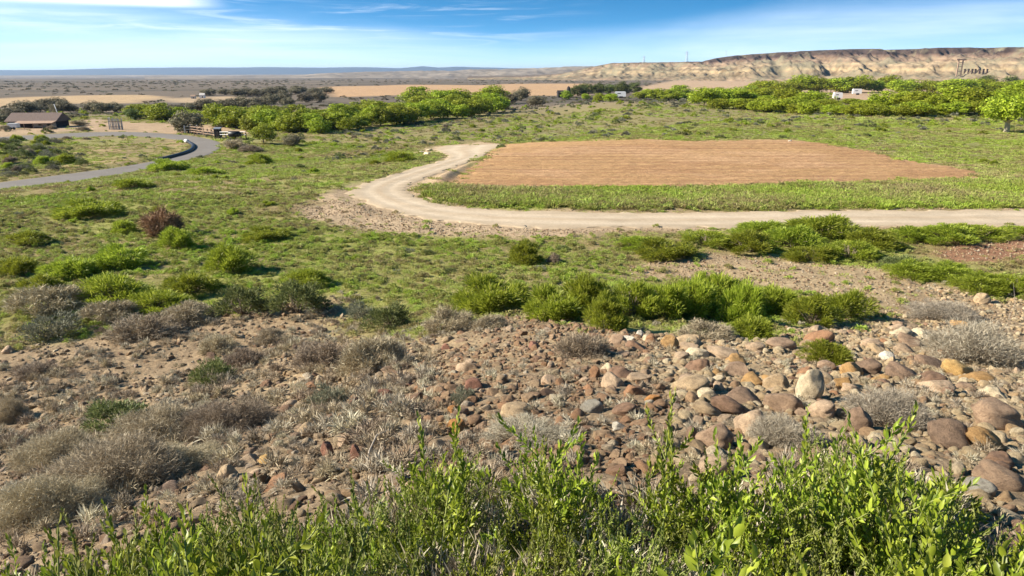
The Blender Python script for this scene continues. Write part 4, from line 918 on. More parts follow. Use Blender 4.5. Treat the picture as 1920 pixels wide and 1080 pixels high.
# tall grass strip between the road and the field
Pst = wpoly([(790, 352), (850, 352), (960, 356), (1150, 354), (1400, 350), (1650, 344), (1800, 338), (2000, 345), (2150, 360), (2150, 388), (1920, 388), (1600, 388), (1300, 393), (1100, 392), (930, 386), (850, 378), (800, 366)])
g = np.random.default_rng(24); n = 26000; lo, hi = Pst.min(0), Pst.max(0); x, y = g.uniform(lo[0], hi[0], n), g.uniform(lo[1], hi[1], n)
k = (sdist(x, y, Pst) + .5 * fbm(x, y, 2, 5) > 0) & (g.random(n) < .35 + .65 * sstep(-.3, .2, fbm(x / 1.5, y / 1.5, 3, 31))); x, y = x[k], y[k]; s = g.uniform(.8, 1.5, len(x))
scatter('tall_grass', np.stack([x, y, ground(x, y) - .01], -1), spin(len(x), g), np.stack([s, s, s * 1.0], -1), TUFTL[:3] + WEED, 'tall green grass strip between dirt road and field', 'grass', 24)
# dry tufts and weeds on the rubble
g = np.random.default_rng(25); n = 2300; y = g.uniform(5, 30, n); x = y * g.uniform(-.85, .85, n)
k = (sdist(x, y, P_rocks) > -1.5) & (g.random(n) < .2 + .8 * sstep(-.1, .4, fbm(x / 2.5, y / 2.5, 3, 33)) * np.where(x < 3, 1, .6)); x, y = x[k], y[k]; s = g.uniform(.4, .9, len(x))
n2 = 1500; y2 = g.uniform(5, 24, n2); x2 = -y2 * g.uniform(.12, .85, n2); k2 = (sdist(x2, y2, P_rocks) > -1.) & (g.random(n2) < .25 + .75 * sstep(-.1, .3, fbm(x2 / 1.8, y2 / 1.8, 3, 34)))
x, y, s = np.r_[x, x2[k2]], np.r_[y, y2[k2]], np.r_[s, g.uniform(.6, 1.5, k2.sum())]
scatter('dry_weeds', np.stack([x, y, ground(x, y) - .01], -1), spin(len(x), g, .2), s, DRYT, 'small dry tufts scattered over the rubble', 'weeds', 25)
# countless low shrubs of the meadow edge and far sagebrush
LOWG = [proto_mesh('low_shrub_leaves', *P_leafbush(660 + i, .5, .45, 420, .11, .05, k=12), M_shrubgreen) for i in range(3)] + [proto_mesh('low_shrub_leaves', *P_leafbush(670 + i, .5, .45, 420, .11, .045, k=12), M_sage) for i in range(3)] + [proto_mesh('low_shrub_leaves', *P_leafbush(680 + i, .5, .45, 420, .11, .045, k=12), M_shrubolive) for i in range(2)]
def low(seed, n, y0, y1, dens, s0, s1, pf=None):
    g = np.random.default_rng(seed); y = np.sqrt(g.uniform(y0 ** 2, y1 ** 2, n)); x = y * g.uniform(-.85, .85, n)
    k = (g.random(n) < dens * (1 - bare(x, y)) * sstep(-.1, .35, fbm(x / 9, y / 9, 3, 35) + .3)); x, y = x[k], y[k]; iv, z = inview(x, y, 1.08); x, y, z = x[iv], y[iv], z[iv]; s = s0 + (s1 - s0) * g.random(len(x)) ** 2
    return np.stack([x, y, z - .03], -1), spin(len(x), g), np.stack([s * 1.2, s * 1.2, s * g.uniform(.7, 1.2, len(x))], -1)
scatter('meadow_shrubs', *join(low(41, 2400, 90, 160, .5, .5, 1.6), low(42, 3000, 150, 300, .6, .8, 2.6)), LOWG, 'low scrub covering the far meadow', 'scrub', 41)
g = np.random.default_rng(43); n = 15000; r = np.exp(g.uniform(math.log(260), math.log(4200), n)); th = g.uniform(-.70, .70, n); x, y = np.sin(th) * r, np.cos(th) * r
tan_ = np.maximum(np.maximum(sdist(x, y, P_tanL), sdist(x, y, P_tanM)), np.maximum(sdist(x, y, P_tanR), sdist(x, y, P_tanL2)))
k = (tan_ < 0) & (g.random(n) < sstep(-.2, .3, fbm(x / 300, y / 80, 4, 37)) * .4 + .05) & (mesa(x, y) < ground(x, y) + .5); x, y, r = x[k], y[k], r[k]; s = g.uniform(.5, 1.3, len(x)) * (1 + r / 1600)
FARS = [proto_mesh('sagebrush_crown', *P_leafbush(690 + i, .9, .7, 160, .3, .16, k=10), M_treeB) for i in range(3)] + [proto_mesh('sagebrush_crown', *P_leafbush(695 + i, .9, .7, 160, .3, .16, k=10), M_sage) for i in range(1)]
scatter('sagebrush', np.stack([x, y, ground(x, y) - .05], -1), spin(len(x), g), np.stack([s * 1.6, s * 1.6, s * .8], -1), FARS, 'dark sagebrush dotting the distant plain', 'sagebrush', 43)

# ---------------------------------------------------------------- single low bushes dotted over the hillside and meadow
PROT_SM = [GREENP[i][0] for i in range(5)]
def dotted(seed, region, cnt, kinds, h0, h1, label, group, ws=1.6):
    g = np.random.default_rng(seed); Pw = wpoly(region); lo, hi = Pw.min(0), Pw.max(0); got = 0; tr = 0
    while got < cnt and tr < 6000:
        tr += 1; x, y = g.uniform(lo[0], hi[0]), g.uniform(lo[1], hi[1]); xa, ya = np.array([x]), np.array([y])
        if sdist(xa, ya, Pw)[0] < 0 or bare(xa, ya)[0] > .4: continue
        if any((x - a) ** 2 + (y - b) ** 2 < (c + .5) ** 2 for a, b, c in taken): continue
        h = h0 + (h1 - h0) * g.random() ** 1.6; k = kinds[g.integers(0, len(kinds))]
        me = {'G': PROT_SM[g.integers(0, 5)], 'O': OLIVEP[g.integers(0, 3)], 'A': SAGEP[g.integers(0, 3)], 'S': TWIGP[g.integers(0, 4)]}[k]
        o = bpy.data.objects.new({'G': 'green_shrub', 'O': 'olive_shrub', 'A': 'sage_shrub', 'S': 'dry_shrub'}[k], me); COL.objects.link(o)
        o.location = (x, y, float(ground(xa, ya)[0]) - .03); wv = h * g.uniform(.8, 1.3) * ws / 1.2; o.scale = (wv * g.uniform(1, 1.4), wv, h / .8); o.rotation_euler = (0, 0, g.uniform(0, 6.28))
        tag(o, '%s %s' % ({'G': 'green', 'O': 'dull olive', 'A': 'grey green', 'S': 'dry grey'}[k], label), 'bush', group); taken.append((x, y, wv * .6)); got += 1
dotted(51, [(0, 370), (240, 330), (480, 290), (640, 330), (560, 400), (700, 450), (640, 540), (300, 540), (0, 560)], 46, 'GGGOA', .18, .5, 'low bush, one of many dotted over the left hillside', 'low bushes over the left hillside')
dotted(52, [(420, 290), (700, 245), (940, 225), (1040, 235), (940, 264), (800, 272), (700, 325), (560, 330)], 44, 'GGGO', .35, .9, 'low bush on the crest between the tree band and the dirt pad', 'low bushes on the crest')
dotted(53, [(0, 260), (100, 265), (180, 300), (150, 320), (0, 336)], 64, 'OOGAAS', .6, 1.7, 'bush filling the hollow inside the grey road bend', 'bushes inside the road bend')
dotted(54, [(960, 235), (1300, 250), (1500, 256), (1700, 285), (1850, 315), (1930, 310), (1930, 245), (1800, 225), (1500, 212), (1250, 200), (1080, 215)], 60, 'AAOOG', .25, .7, 'low shrub on the meadow behind the field', 'low shrubs behind the field')
dotted(55, [(640, 250), (760, 240), (950, 215), (1000, 222), (900, 240), (760, 254), (640, 262)], 22, 'AAS', .7, 1.4, 'shrub at the foot of the long tree band', 'grey shrubs before the tree band')
dotted(56, [(980, 185), (1100, 180), (1200, 186), (1280, 190), (1160, 205), (1060, 215), (980, 215)], 26, 'AAOG', .8, 1.8, 'bush near the white trailer behind the meadow', 'bushes near the white trailer')
dotted(57, [(640, 460), (1100, 455), (1180, 470), (1100, 530), (960, 560), (820, 560), (660, 540)], 26, 'GOOA', .12, .34, 'low tuft in the grass above the rubble', 'low tufts above the rubble', 2.2)

# ---------------------------------------------------------------- trees
def P_crown(seed, rx, h, zc, n, sz, k=18, flat=.75):
    g = np.random.default_rng(seed); d = norm(g.normal(size=(k, 3))); C = d * (g.uniform(.25, .8, k) ** .7)[:, None] * np.array([rx, rx, h / 2 * flat]); C[:, 2] += zc
    ci = g.integers(0, k, n); e = norm(g.normal(size=(n, 3))); cr = (.36 * rx * g.uniform(.6, 1.25, k))[ci]
    P = C[ci] + e * (cr * g.uniform(.35, 1, n) ** .5)[:, None] * np.array([1, 1, .9]); return quads(P, e + g.normal(size=(n, 3)) * .6 + np.array([0, 0, .3]), sz * g.uniform(.6, 1.3, n), g=g)
def P_trunk(seed, h, r, n=7, spread=.4):
    g = np.random.default_rng(seed + 900); mb = MB(); mb.tube([(0, 0, -.3), (g.normal() * .05 * h, g.normal() * .05 * h, h * .3), (g.normal() * .06 * h, g.normal() * .06 * h, h * .62)], [r, r * .75, r * .45], 7, False)
    for _ in range(n):
        a = g.uniform(0, 6.28); z0 = h * g.uniform(.18, .5); l = h * g.uniform(.25, .42)
        mb.tube([(0, 0, z0), (math.cos(a) * l * spread, math.sin(a) * l * spread, z0 + l * .6), (math.cos(a) * l * spread * 1.6, math.sin(a) * l * spread * 1.6, z0 + l * 1.05)], [r * .5, r * .3, r * .12], 5, False)
    return mb
TREES = {}
for key, m, rx, zc, hh in (('W', M_treeG, 1.25, 1.55, 3.0), ('D', M_treeD, 1.25, 1.5, 2.9), ('B', M_treeB, 1.3, 1.4, 2.6)):
    L = []
    for i in range(5 if key == 'W' else 4):
        V, Fq = P_crown(700 + i + ord(key) * 10, rx, hh, zc - .15, 4600, .125, 46, .95); c = proto_mesh('crown', V, Fq, m)
        mb = P_trunk(700 + i + ord(key), 2.6, .09); L.append((c, proto_mesh('trunk', mb.V, mb.F, M_bark)))
    TREES[key] = L
TG = np.random.default_rng(77)
def tree(key, px, py, w, h, label, group, name='willow_tree'):
    P, t = put(px, py); P = P[0]; d = t[0]; W, H = w * d / F, h * d / F
    r = empty(name, (P[0], P[1] + W * .3, float(ground(P[:1], P[1:2] + W * .3)[0]) - .05), TG.uniform(0, 6.28)); tag(r, label, 'tree', group)
    c, k = TREES[key][TG.integers(0, len(TREES[key]))]
    a = child('crown', c, r); b = child('trunk', k, r); s = (W / 2.6, W / 2.6, H / 3.0); a.scale = s; b.scale = (H / 3.0, H / 3.0, H / 3.0); return r
def row(key, line, n, w, h, label, group, name, jit=5, skip=None):
    line = np.array(line, float); L = resample(line, n); 
    for i, (x, y) in enumerate(L):
        k = TG.uniform(.75, 1.25); xx = x + TG.normal() * jit; 
        if skip and skip(xx): continue
        tree(key, xx, y + TG.normal() * 1.2, w * k * TG.uniform(.9, 1.15), h * k, label, group, name)
row('D', [(250, 222), (300, 226), (380, 226)], 7, 34, 22, 'dark green tree at the left end of the long tree band', 'left end of the long tree band', 'willow_tree')
row('W', [(395, 238), (470, 243), (560, 250), (640, 246), (720, 237), (800, 228), (870, 220), (940, 207)], 32, 60, 37, 'bright green tree in the front row of the long tree band', 'front row of the long tree band', 'willow_tree')
row('W', [(255, 223), (320, 227), (380, 229), (480, 231), (600, 229), (720, 219), (830, 209), (920, 196)], 28, 58, 32, 'bright green tree in the rear row of the long tree band', 'rear row of the long tree band', 'willow_tree')
row('W', [(780, 200), (815, 203), (850, 202), (890, 200)], 6, 60, 35, 'tall green tree rising above the long tree band against the tan field', 'tallest trees of the long tree band', 'willow_tree', 4)
row('B', [(115, 212), (160, 212), (220, 212), (300, 214), (380, 208), (440, 205), (500, 203)], 17, 40, 24, 'grey olive tree in the scrub line behind the ranch yard', 'scrub line behind the ranch yard', 'scrub_tree', 7)
row('B', [(500, 196), (560, 197), (600, 192)], 5, 32, 24, 'grey green tree standing behind the long tree band', 'grey trees behind the long tree band', 'scrub_tree', 5)
row('B', [(390, 181), (450, 180), (520, 180), (560, 178), (612, 175)], 11, 32, 16, 'brown bare tree far out in the valley', 'bare trees far out in the valley', 'scrub_tree', 6)
row('B', [(-10, 232), (0, 222), (30, 212), (95, 205)], 8, 46, 24, 'brown tree around the ranch house roof', 'trees around the ranch house', 'scrub_tree', 5)
row('B', [(930, 196), (985, 192), (1010, 200)], 4, 34, 26, 'grey leafless tree at the right end of the long tree band', 'grey trees at the band end', 'scrub_tree', 5)
row('D', [(1085, 180), (1120, 178), (1150, 176), (1195, 176)], 7, 32, 24, 'dark green tree left and behind the white trailer', 'trees behind the white trailer', 'willow_tree', 4)
row('W', [(1075, 188), (1120, 190), (1145, 190)], 4, 26, 18, 'small green tree just left of the white trailer', 'small trees by the white trailer', 'willow_tree', 4)
row('W', [(1205, 187), (1260, 188), (1320, 190), (1380, 188), (1430, 186)], 14, 46, 24, 'green tree at the narrow left end of the right hand thicket', 'left end of the right hand thicket', 'willow_tree')
gapR = lambda x: 1548 < x < 1632
row('W', [(1440, 180), (1520, 175), (1600, 173), (1700, 175), (1800, 178), (1930, 178)], 22, 60, 32, 'green tree on the skyline of the right hand thicket', 'back row of the right hand thicket', 'willow_tree')
row('W', [(1330, 198), (1420, 196), (1520, 200), (1540, 200)], 10, 58, 30, 'green tree left of the two white trailers in the thicket', 'middle row of the right hand thicket, left part', 'willow_tree')
row('W', [(1672, 199), (1720, 202), (1800, 205), (1900, 206)], 11, 66, 38, 'bright green tree right of the two white trailers in the thicket', 'middle row of the right hand thicket, right part', 'willow_tree')
row('W', [(1360, 204), (1440, 210), (1520, 214), (1600, 217), (1680, 218), (1760, 218), (1840, 216)], 26, 58, 27, 'green bushy tree along the near edge of the right hand thicket', 'front row of the right hand thicket', 'willow_tree', 6)
row('W', [(1548, 203), (1600, 200), (1650, 202)], 5, 46, 16, 'low green tree just below the two white trailers in the thicket', 'low trees below the two trailers', 'willow_tree', 4)
row('D', [(1862, 165), (1902, 165)], 2, 32, 24, 'dark round tree on the skyline at far right', 'dark round trees at far right', 'cottonwood_tree', 1)
# the big tree at the right edge
V, Fq = P_crown(790, 4.6, 4.6, 3.9, 6500, .30, 46, .62); mb = MB()
mb.tube([(0, 0, -.3), (.05, 0, .8), (-.05, .1, 1.9), (.2, 0, 3.2)], [.48, .38, .30, .16], 9, False)
for a, l in ((.2, 2.6), (1.3, 2.2), (2.5, 2.7), (3.5, 2.4), (4.4, 2.3), (5.4, 2.6)): mb.tube([(0, 0, 1.5), (math.cos(a) * l * .5, math.sin(a) * l * .5, 2.6), (math.cos(a) * l, math.sin(a) * l, 3.9)], [.2, .12, .05], 6, False)
P, t = put(1886, 248); r = empty('cottonwood_tree', P[0] - np.array([0, 0, .05])); tag(r, 'big bright yellow green tree with a pale trunk at the right picture edge', 'tree')
k = 5.6 / 6.2; mk('crown', V, Fq, M_treeG, r).scale = (k * .95, k * .9, k); b = mb.build('trunk', M_barkpale, r, True); b.scale = (k,) * 3
V, Fq = P_crown(791, 1.25, 2.6, 1.5, 1700, .19, 22, .8); tree('W', 491, 272, 50, 42, 'lone yellow green tree beside the corral and black tank', None, 'willow_tree')
tree('B', 347, 251, 66, 52, 'grey green tree with a bare trunk beside the corral', None, 'scrub_tree'); tree('A' if False else 'B', 545, 275, 44, 26, 'small thin tree right of the lone yellow green tree', None, 'scrub_tree')
M_roofd = simple('dusty_brown_roof', (.15, .105, .085), .9, .3, 3.)
# ---------------------------------------------------------------- leafy plants right in front of the viewer
def P_plant(seed, h, ns, nl, L, W, branch=True):
    g = np.random.default_rng(seed); mb = MB(); B = []; D = []; LL = []
    def shoot(p0, d0, ln, r, n, up, first):
        pts = [p0]; d = d0
        for k in range(5):
            d = norm(d + np.array([0, 0, up]) + g.normal(size=3) * .10); pts.append(pts[-1] + d * ln / 5)
        mb.tube(pts, [r * (1 - .14 * k) for k in range(6)], 5, False); pts = np.array(pts)
        tt = np.linspace(first, 1.0, n)
        for i, t in enumerate(tt):
            f = t * 5; k = min(int(f), 4); p = pts[k] + (pts[k + 1] - pts[k]) * (f - k); ax = norm(pts[k + 1] - pts[k])
            a = i * 2.4 + g.normal() * .3; s = norm(np.cross(ax, (.3, .2, .9))); q = np.cross(ax, s); o = s * math.cos(a) + q * math.sin(a)
            B.append(p); D.append(norm(o * (1.0 - .55 * t) + ax * (.55 + .7 * t) + np.array([0, 0, .15]))); LL.append((1.05 - .5 * abs(t - .55)) * g.uniform(.75, 1.2))
        return pts
    for j in range(ns):
        a = g.uniform(0, 6.28); tilt = g.uniform(.05, .5); d = np.array([math.cos(a) * tilt, math.sin(a) * tilt, 1.])
        ln = h * g.uniform(.65, 1.05); pts = shoot(np.array([math.cos(a) * .03, math.sin(a) * .03, -.03]), d, ln, .0045, nl, .05, .22)
        if branch:
            for _ in range(3):
                k = g.integers(1, 5); b = g.uniform(0, 6.28); shoot(pts[k], np.array([math.cos(b) * .8, math.sin(b) * .8, .8]), ln * g.uniform(.2, .38), .0028, nl // 2, .12, .1)
    B, D, LL = np.array(B), np.array(D), np.array(LL)
    return leaves(B, D, L * LL, W * LL, g=g), mb
PLANTS = []
SPEC = [(.62, 9, 42, .032, .0115), (.60, 9, 42, .028, .010), (.66, 8, 38, .037, .0135), (.55, 11, 50, .021, .0085), (.52, 12, 52, .019, .008), (.58, 10, 46, .024, .009), (.48, 7, 24, .034, .016)]
for i, (h, ns, nl, L, W) in enumerate(SPEC):
    (V, Fq), mb = P_plant(800 + i, h, ns, nl, L, W)
    PLANTS.append((proto_mesh('leaves', V, Fq, M_fine if i in (3, 4, 5) else M_fore, False), proto_mesh('stems', mb.V, mb.F, M_stem, True), h))
SIL = np.array([(-200, 1075), (0, 1062), (130, 1020), (215, 965), (260, 985), (330, 985), (420, 930), (520, 925), (620, 935), (700, 930), (760, 905), (785, 800), (815, 812), (850, 850), (930, 850), (1000, 815), (1045, 772), (1110, 800), (1190, 782), (1260, 765), (1300, 800), (1345, 830), (1370, 770), (1440, 790), (1480, 870), (1540, 800), (1600, 790), (1640, 765), (1690, 830), (1740, 810), (1800, 870), (1850, 930), (1920, 960), (2100, 960)], float)
G3 = np.random.default_rng(31); cnt = 0; tr = 0; FP = []
def proj(p): d = np.array(p) - EYE; dep = d[1] * cp - d[2] * sp; return 960 + F * d[0] / dep, 540 - F * (d[1] * sp + d[2] * cp) / dep, dep
def plant(i, x, y, s, label, group):
    z = float(ground(np.array([x]), np.array([y]))[0]); lv, st, h = PLANTS[i]; r = empty('leafy_plant', (x, y, z), G3.uniform(0, 6.28), s); tag(r, label, 'plant', group); child('leaves', lv, r); child('stems', st, r); FP.append((x, y)); return r
# the sprigs that stand out against the rocks
for (px, py, i, y, label) in [(800, 800, 2, 3.2, 'leafy sprig standing up alone left of the bright orange rock'), (1045, 772, 0, 3.3, 'tall leafy shoot in the middle of the thicket edge'), (1262, 762, 1, 3.3, 'leafy shoot reaching the brown flat topped boulder'), (1395, 770, 2, 3.1, 'leafy shoot in front of the pinkish tan boulder'),
    (1635, 765, 0, 3.0, 'leafy sprig in front of the brownish purple boulder'), (1570, 785, 1, 3.0, 'leafy sprig left of the brownish purple boulder'), (1740, 808, 2, 2.6, 'tall bright leafy shoot before the long dark mauve boulder'), (1790, 870, 0, 2.3, 'bright leafy shoot leaning over the grey boulder'), (218, 962, 2, 2.9, 'leftmost tall leafy clump beside the dry shrub shade'), (690, 905, 3, 3.3, 'leafy clump left of the large tan slab'), (530, 918, 4, 3.3, 'fine leaved clump at the left edge of the thicket'), (1860, 950, 6, 1.9, 'broad leaved plant near the right picture edge'), (1560, 985, 6, 1.7, 'broad round leaved plant low at the right'), (1305, 1010, 6, 1.65, 'broad leaved plant at the bottom right of centre')]:
    x = (px - 960) / F * (y * cp + 2.2 * sp * 1.0); z = float(ground(np.array([x]), np.array([y]))[0])
    d = raydir(px, py); tt = y / d[1]; ztop = 8 + d[2] * tt; x = d[0] * tt; z = float(ground(np.array([x]), np.array([y]))[0]); plant(i, x, y, max(.35, (ztop - z) / PLANTS[i][2] * .98), label, 'standing out shoots of the near thicket')
while cnt < 150 and tr < 20000:
    tr += 1; y = 1.25 + 3.2 * G3.random() ** .9; x = G3.uniform(-.8, .8) * (y + 1.2)
    i = G3.integers(0, 7) if x > .5 else G3.choice([3, 4, 5, 1, 0]); s = G3.uniform(.7, 1.25); z = float(ground(np.array([x]), np.array([y]))[0])
    top = PLANTS[i][2] * s * .95; u, v, dep = proj((x, y, z + top))
    if u < -150 or u > 2070: continue
    sl = np.interp(u, SIL[:, 0], SIL[:, 1])
    if v < sl + 6 or v > 1350: continue
    if 1030 < u < 1560 and v < 940 and G3.random() < .85: continue
    if any((x - a) ** 2 + (y - b) ** 2 < .13 ** 2 for a, b in FP): continue
    if i == 6 and y > 2.3: continue
    lab = ('fine leaved green plant in the left half of the near thicket' if u < 800 else 'lance leaved green plant in the middle of the near thicket' if u < 1300 else 'bright leafy plant in the right half of the near thicket')
    plant(i, x, y, s, lab, 'leafy plants of the near thicket'); cnt += 1
got = 0; tr = 0
while got < 30 and tr < 6000:
    tr += 1; y = G3.uniform(1.6, 4.2); x = G3.uniform(-.85, -.2) * (y + 1.2); i = G3.choice([3, 4, 5, 1, 0]); s = G3.uniform(1.0, 1.9); z = float(ground(np.array([x]), np.array([y]))[0])
    u, v, dep = proj((x, y, z + PLANTS[i][2] * s * .95))
    if not (-60 < u < 620) or not (np.interp(u, SIL[:, 0], SIL[:, 1]) + 4 < v < 1100): continue
    plant(i, x, y, s, 'tall fine plant along the left bottom edge of the near thicket', 'plants along the left bottom edge'); got += 1
print('plants', cnt, tr)
# litter, dead stalks and low weeds under the thicket
g = np.random.default_rng(33); n = 1700; y = g.uniform(1.0, 4.6, n); x = g.uniform(-.85, .85, n) * (y + 1.2)
fp = np.array(FP); k = np.array([np.min((fp[:, 0] - a) ** 2 + (fp[:, 1] - b) ** 2) < .45 ** 2 for a, b in zip(x, y)]); x, y = x[k], y[k]; s = g.uniform(.5, 1.5, len(x))
FW = [proto_mesh('ground_weed', *P_leafbush(860 + i, .16, .2, 190, .035, .012, k=9), M_fore) for i in range(3)]
scatter('undergrowth', np.stack([x, y, ground(x, y) - .01], -1), spin(len(x), g, .2), np.stack([s, s, s * 1.2], -1), DRYT[:4] + FW, 'dry litter and small weeds under the leafy plants', 'undergrowth', 33)

# ---------------------------------------------------------------- ranch yard at far left
P, t = put(62, 240); S = t[0] / F; c = P[0]; hr = empty('ranch_house', c, R(6)); hr.scale = (.82, .9, .6); tag(hr, 'low ranch house with a broad brown roof and dark porch at far left', 'house')
Wd = 112 * S
a = MB(); a.box((-.5 * S * 10, 4.5, 1.2), (Wd * .92, 7, 2.6)); wl = a.build('wall', M_dark, hr)
a = MB(); a.add([(-Wd * .55, .3, 2.5), (Wd * .45, .3, 2.5), (Wd * .45, 4.6, 5.6), (-Wd * .55, 4.6, 5.6), (Wd * .45, 8.8, 2.5), (-Wd * .55, 8.8, 2.5), (-Wd * .55, .3, 2.3), (Wd * .45, .3, 2.3), (Wd * .45, 8.8, 2.3), (-Wd * .55, 8.8, 2.3)], [(0, 1, 2, 3), (3, 2, 4, 5), (0, 6, 7, 1), (1, 7, 8, 4, 2), (0, 3, 5, 9, 6), (5, 4, 8, 9), (6, 9, 8, 7)]); a.build('roof', M_roofd, hr)
a = MB(); a.add([(-Wd * .28, -2.2, 1.9), (Wd * .46, -2.2, 2.1), (Wd * .46, .4, 2.75), (-Wd * .28, .4, 2.75), (-Wd * .28, -2.2, 1.75), (Wd * .46, -2.2, 1.95), (Wd * .46, .4, 2.6), (-Wd * .28, .4, 2.6)], [(0, 1, 2, 3), (7, 6, 5, 4), (0, 4, 5, 1), (1, 5, 6, 2), (3, 7, 4, 0)]); a.build('porch_roof', M_wood, hr)
for k in range(5): a = MB(); a.box((-Wd * .26 + k * Wd * .175, -2.0, .85), (.16, .16, 2.0)); a.build('porch_post', M_wood, hr)
a = MB(); a.box((Wd * .2, .9, 1.15), (Wd * .44, .12, 1.9)); pn = a.build('pale_wall_panel', M_paleboard, hr)
for k in range(2): a = MB(); a.box((Wd * (.12 + .17 * k), .8, 1.2), (1.1, .1, 1.1)); a.build('window', M_glass, hr)
P, t = put(112, 227); S = t[0] / F; a = MB(); a.tube([(0, 0, -.2), (-.08, 0, 1.5), (-.75, 0, 31 * S)], [.12, .10, .07], 8); o = a.build('leaning_pole', M_white, None, True); o.location = P[0]; tag(o, 'white leaning pole at the right end of the ranch house', 'pole')
P, t = put(27, 243); S = t[0] / F; r = empty('box_trailer', P[0], R(4)); tag(r, 'small white box trailer in front of the ranch house', 'trailer')
a = MB(); a.box((0, 0, .95), (17 * S, 1.3, .95)); a.build('body', M_white, r)
for sx_ in (-.35, .35): a = MB(); a.tube([(sx_, -.72, .3), (sx_, -.55, .3)], .3, 14); w_ = a.build('wheel', M_rubber, r)
a = MB(); a.tube([(17 * S / 2, 0, .5), (17 * S / 2 + .8, 0, .45)], .05, 6); a.build('hitch', M_metal, r)
for (px, py, w_, h_, lab) in [(92, 243, 22, 10, 'dark low bush right in front of the ranch house porch'), (140, 236, 40, 14, 'dark brush heap right of the ranch house, upper one'), (150, 246, 30, 11, 'dark brush heap right of the ranch house, lower one'), (5, 246, 20, 14, 'dark bush at the left edge beside the white box trailer'), (120, 262, 24, 8, 'small dark bush behind the road, left of a pair'), (158, 262, 20, 6, 'small dark bush behind the road, right of a pair')]:
    bush('S', px, py, w_, h_, lab, 'brush around the ranch yard')
def fencelike(name, label, cat, p0, p1, n, hpx, hv, rails, mp_, mr_, bw=.14, board=False):
    P, t = put([p0[0], p1[0]], [p0[1], p1[1]]); A, B = P; S = t.mean() / F; H = hpx * S; r = empty(name, (A + B) / 2); tag(r, label, cat); m = (A + B) / 2
    gg = np.random.default_rng(int(p0[0]))
    for k in range(n):
        q = A + (B - A) * k / (n - 1) - m; hh = H * gg.uniform(1 - hv, 1 + hv * .4); a = MB(); a.box((q[0] + gg.normal() * .05, q[1], hh / 2 - .1), (bw * gg.uniform(.8, 1.2), .12, hh + .2), gg.normal() * .2); a.build('board' if board else 'post', mp_, r)
    for z in rails: a = MB(); d = B - A; a.tube([tuple(A - m + np.array([0, -.1, z * H])), tuple(B - m + np.array([0, -.1, z * H]))], .06, 6); a.build('rail', mr_, r)
    return r
fencelike('plank_enclosure', 'ragged pale plank enclosure behind the road', 'fence', (206, 243), (231, 243), 10, 21, .3, (.25, .7), M_paleboard, M_wood, .2, True)
fencelike('corral_fence', 'reddish wooden corral fence beside the road bend', 'fence', (358, 252), (404, 259), 8, 17, .15, (.35, .6, .9), M_wood, M_wood, .2)
fencelike('corral_gate', 'pale wooden corral gate left of the reddish fence', 'gate', (347, 252), (371, 252), 3, 18, .1, (.5, .8), M_paleboard, M_paleboard, .22)
fencelike('wire_fence', 'dark post fence between the black shed and lone tree', 'fence', (414, 262), (462, 262), 6, 16, .25, (.6, .9), M_dark, M_metal, .16)
P, t = put(408, 259); S = t[0] / F; r = empty('small_shed', P[0], R(8)); tag(r, 'narrow black shed at the end of the corral fence', 'shed'); a = MB(); a.box((0, .7, 9 * S - .1), (11 * S, 1.3, 17 * S + .2)); a.build('wall', M_dark, r); a = MB(); a.box((0, .7, 17.6 * S), (13 * S, 1.7, .14), 0, R(6)); a.build('roof', M_metal, r); a = MB(); a.box((0, .03, 6.2 * S), (5 * S, .06, 12 * S)); a.build('door', M_roof, r)
P, t = put(440, 262); S = t[0] / F; r = empty('water_tank', P[0]); tag(r, 'black round tank on short legs beside the corral', 'tank'); a = MB(); a.tube([(-10 * S, 0, 10.5 * S), (-9.4 * S, 0, 10.5 * S), (9.4 * S, 0, 10.5 * S), (10 * S, 0, 10.5 * S)], [4 * S, 5.4 * S, 5.4 * S, 4 * S], 16); a.build('tank', M_black, r, True)
for sx_ in (-7, 7):
    for sy_ in (-.4, .4): a = MB(); a.box((sx_ * S, sy_, 3 * S), (.12, .12, 6.4 * S)); a.build('leg', M_wood, r)
bush('S', 432, 282, 62, 24, 'black shaded brush pile at the outer side of the road bend', 'brush at the road bend'); bush('S', 465, 286, 50, 16, 'low brush right of the black shaded brush pile', 'brush at the road bend')
# drain pipe along the inner side of the road bend
L = [(296, 303), (318, 297), (340, 291), (357, 284), (363, 276), (357, 270), (350, 267)]
P, t = put([p[0] for p in L], [p[1] for p in L]); P[:, 2] += .18; P = np.hstack([smoothline(P[:, :2], 40), smoothline(P[:, [2, 2]], 40)[:, :1]]); m = P[20].copy(); r = empty('drain_pipe', m); tag(r, 'black drain pipe curving along the inner edge of the road bend', 'pipe'); a = MB(); a.tube(P - m, .3, 10); a.build('pipe', M_black, r, True); a = MB(); a.tube([P[-4] - m + np.array([0, -.15, .12]), P[-1] - m + np.array([-.1, -.1, .12])], .33, 12); a.build('pipe_mouth', M_white, r, True)
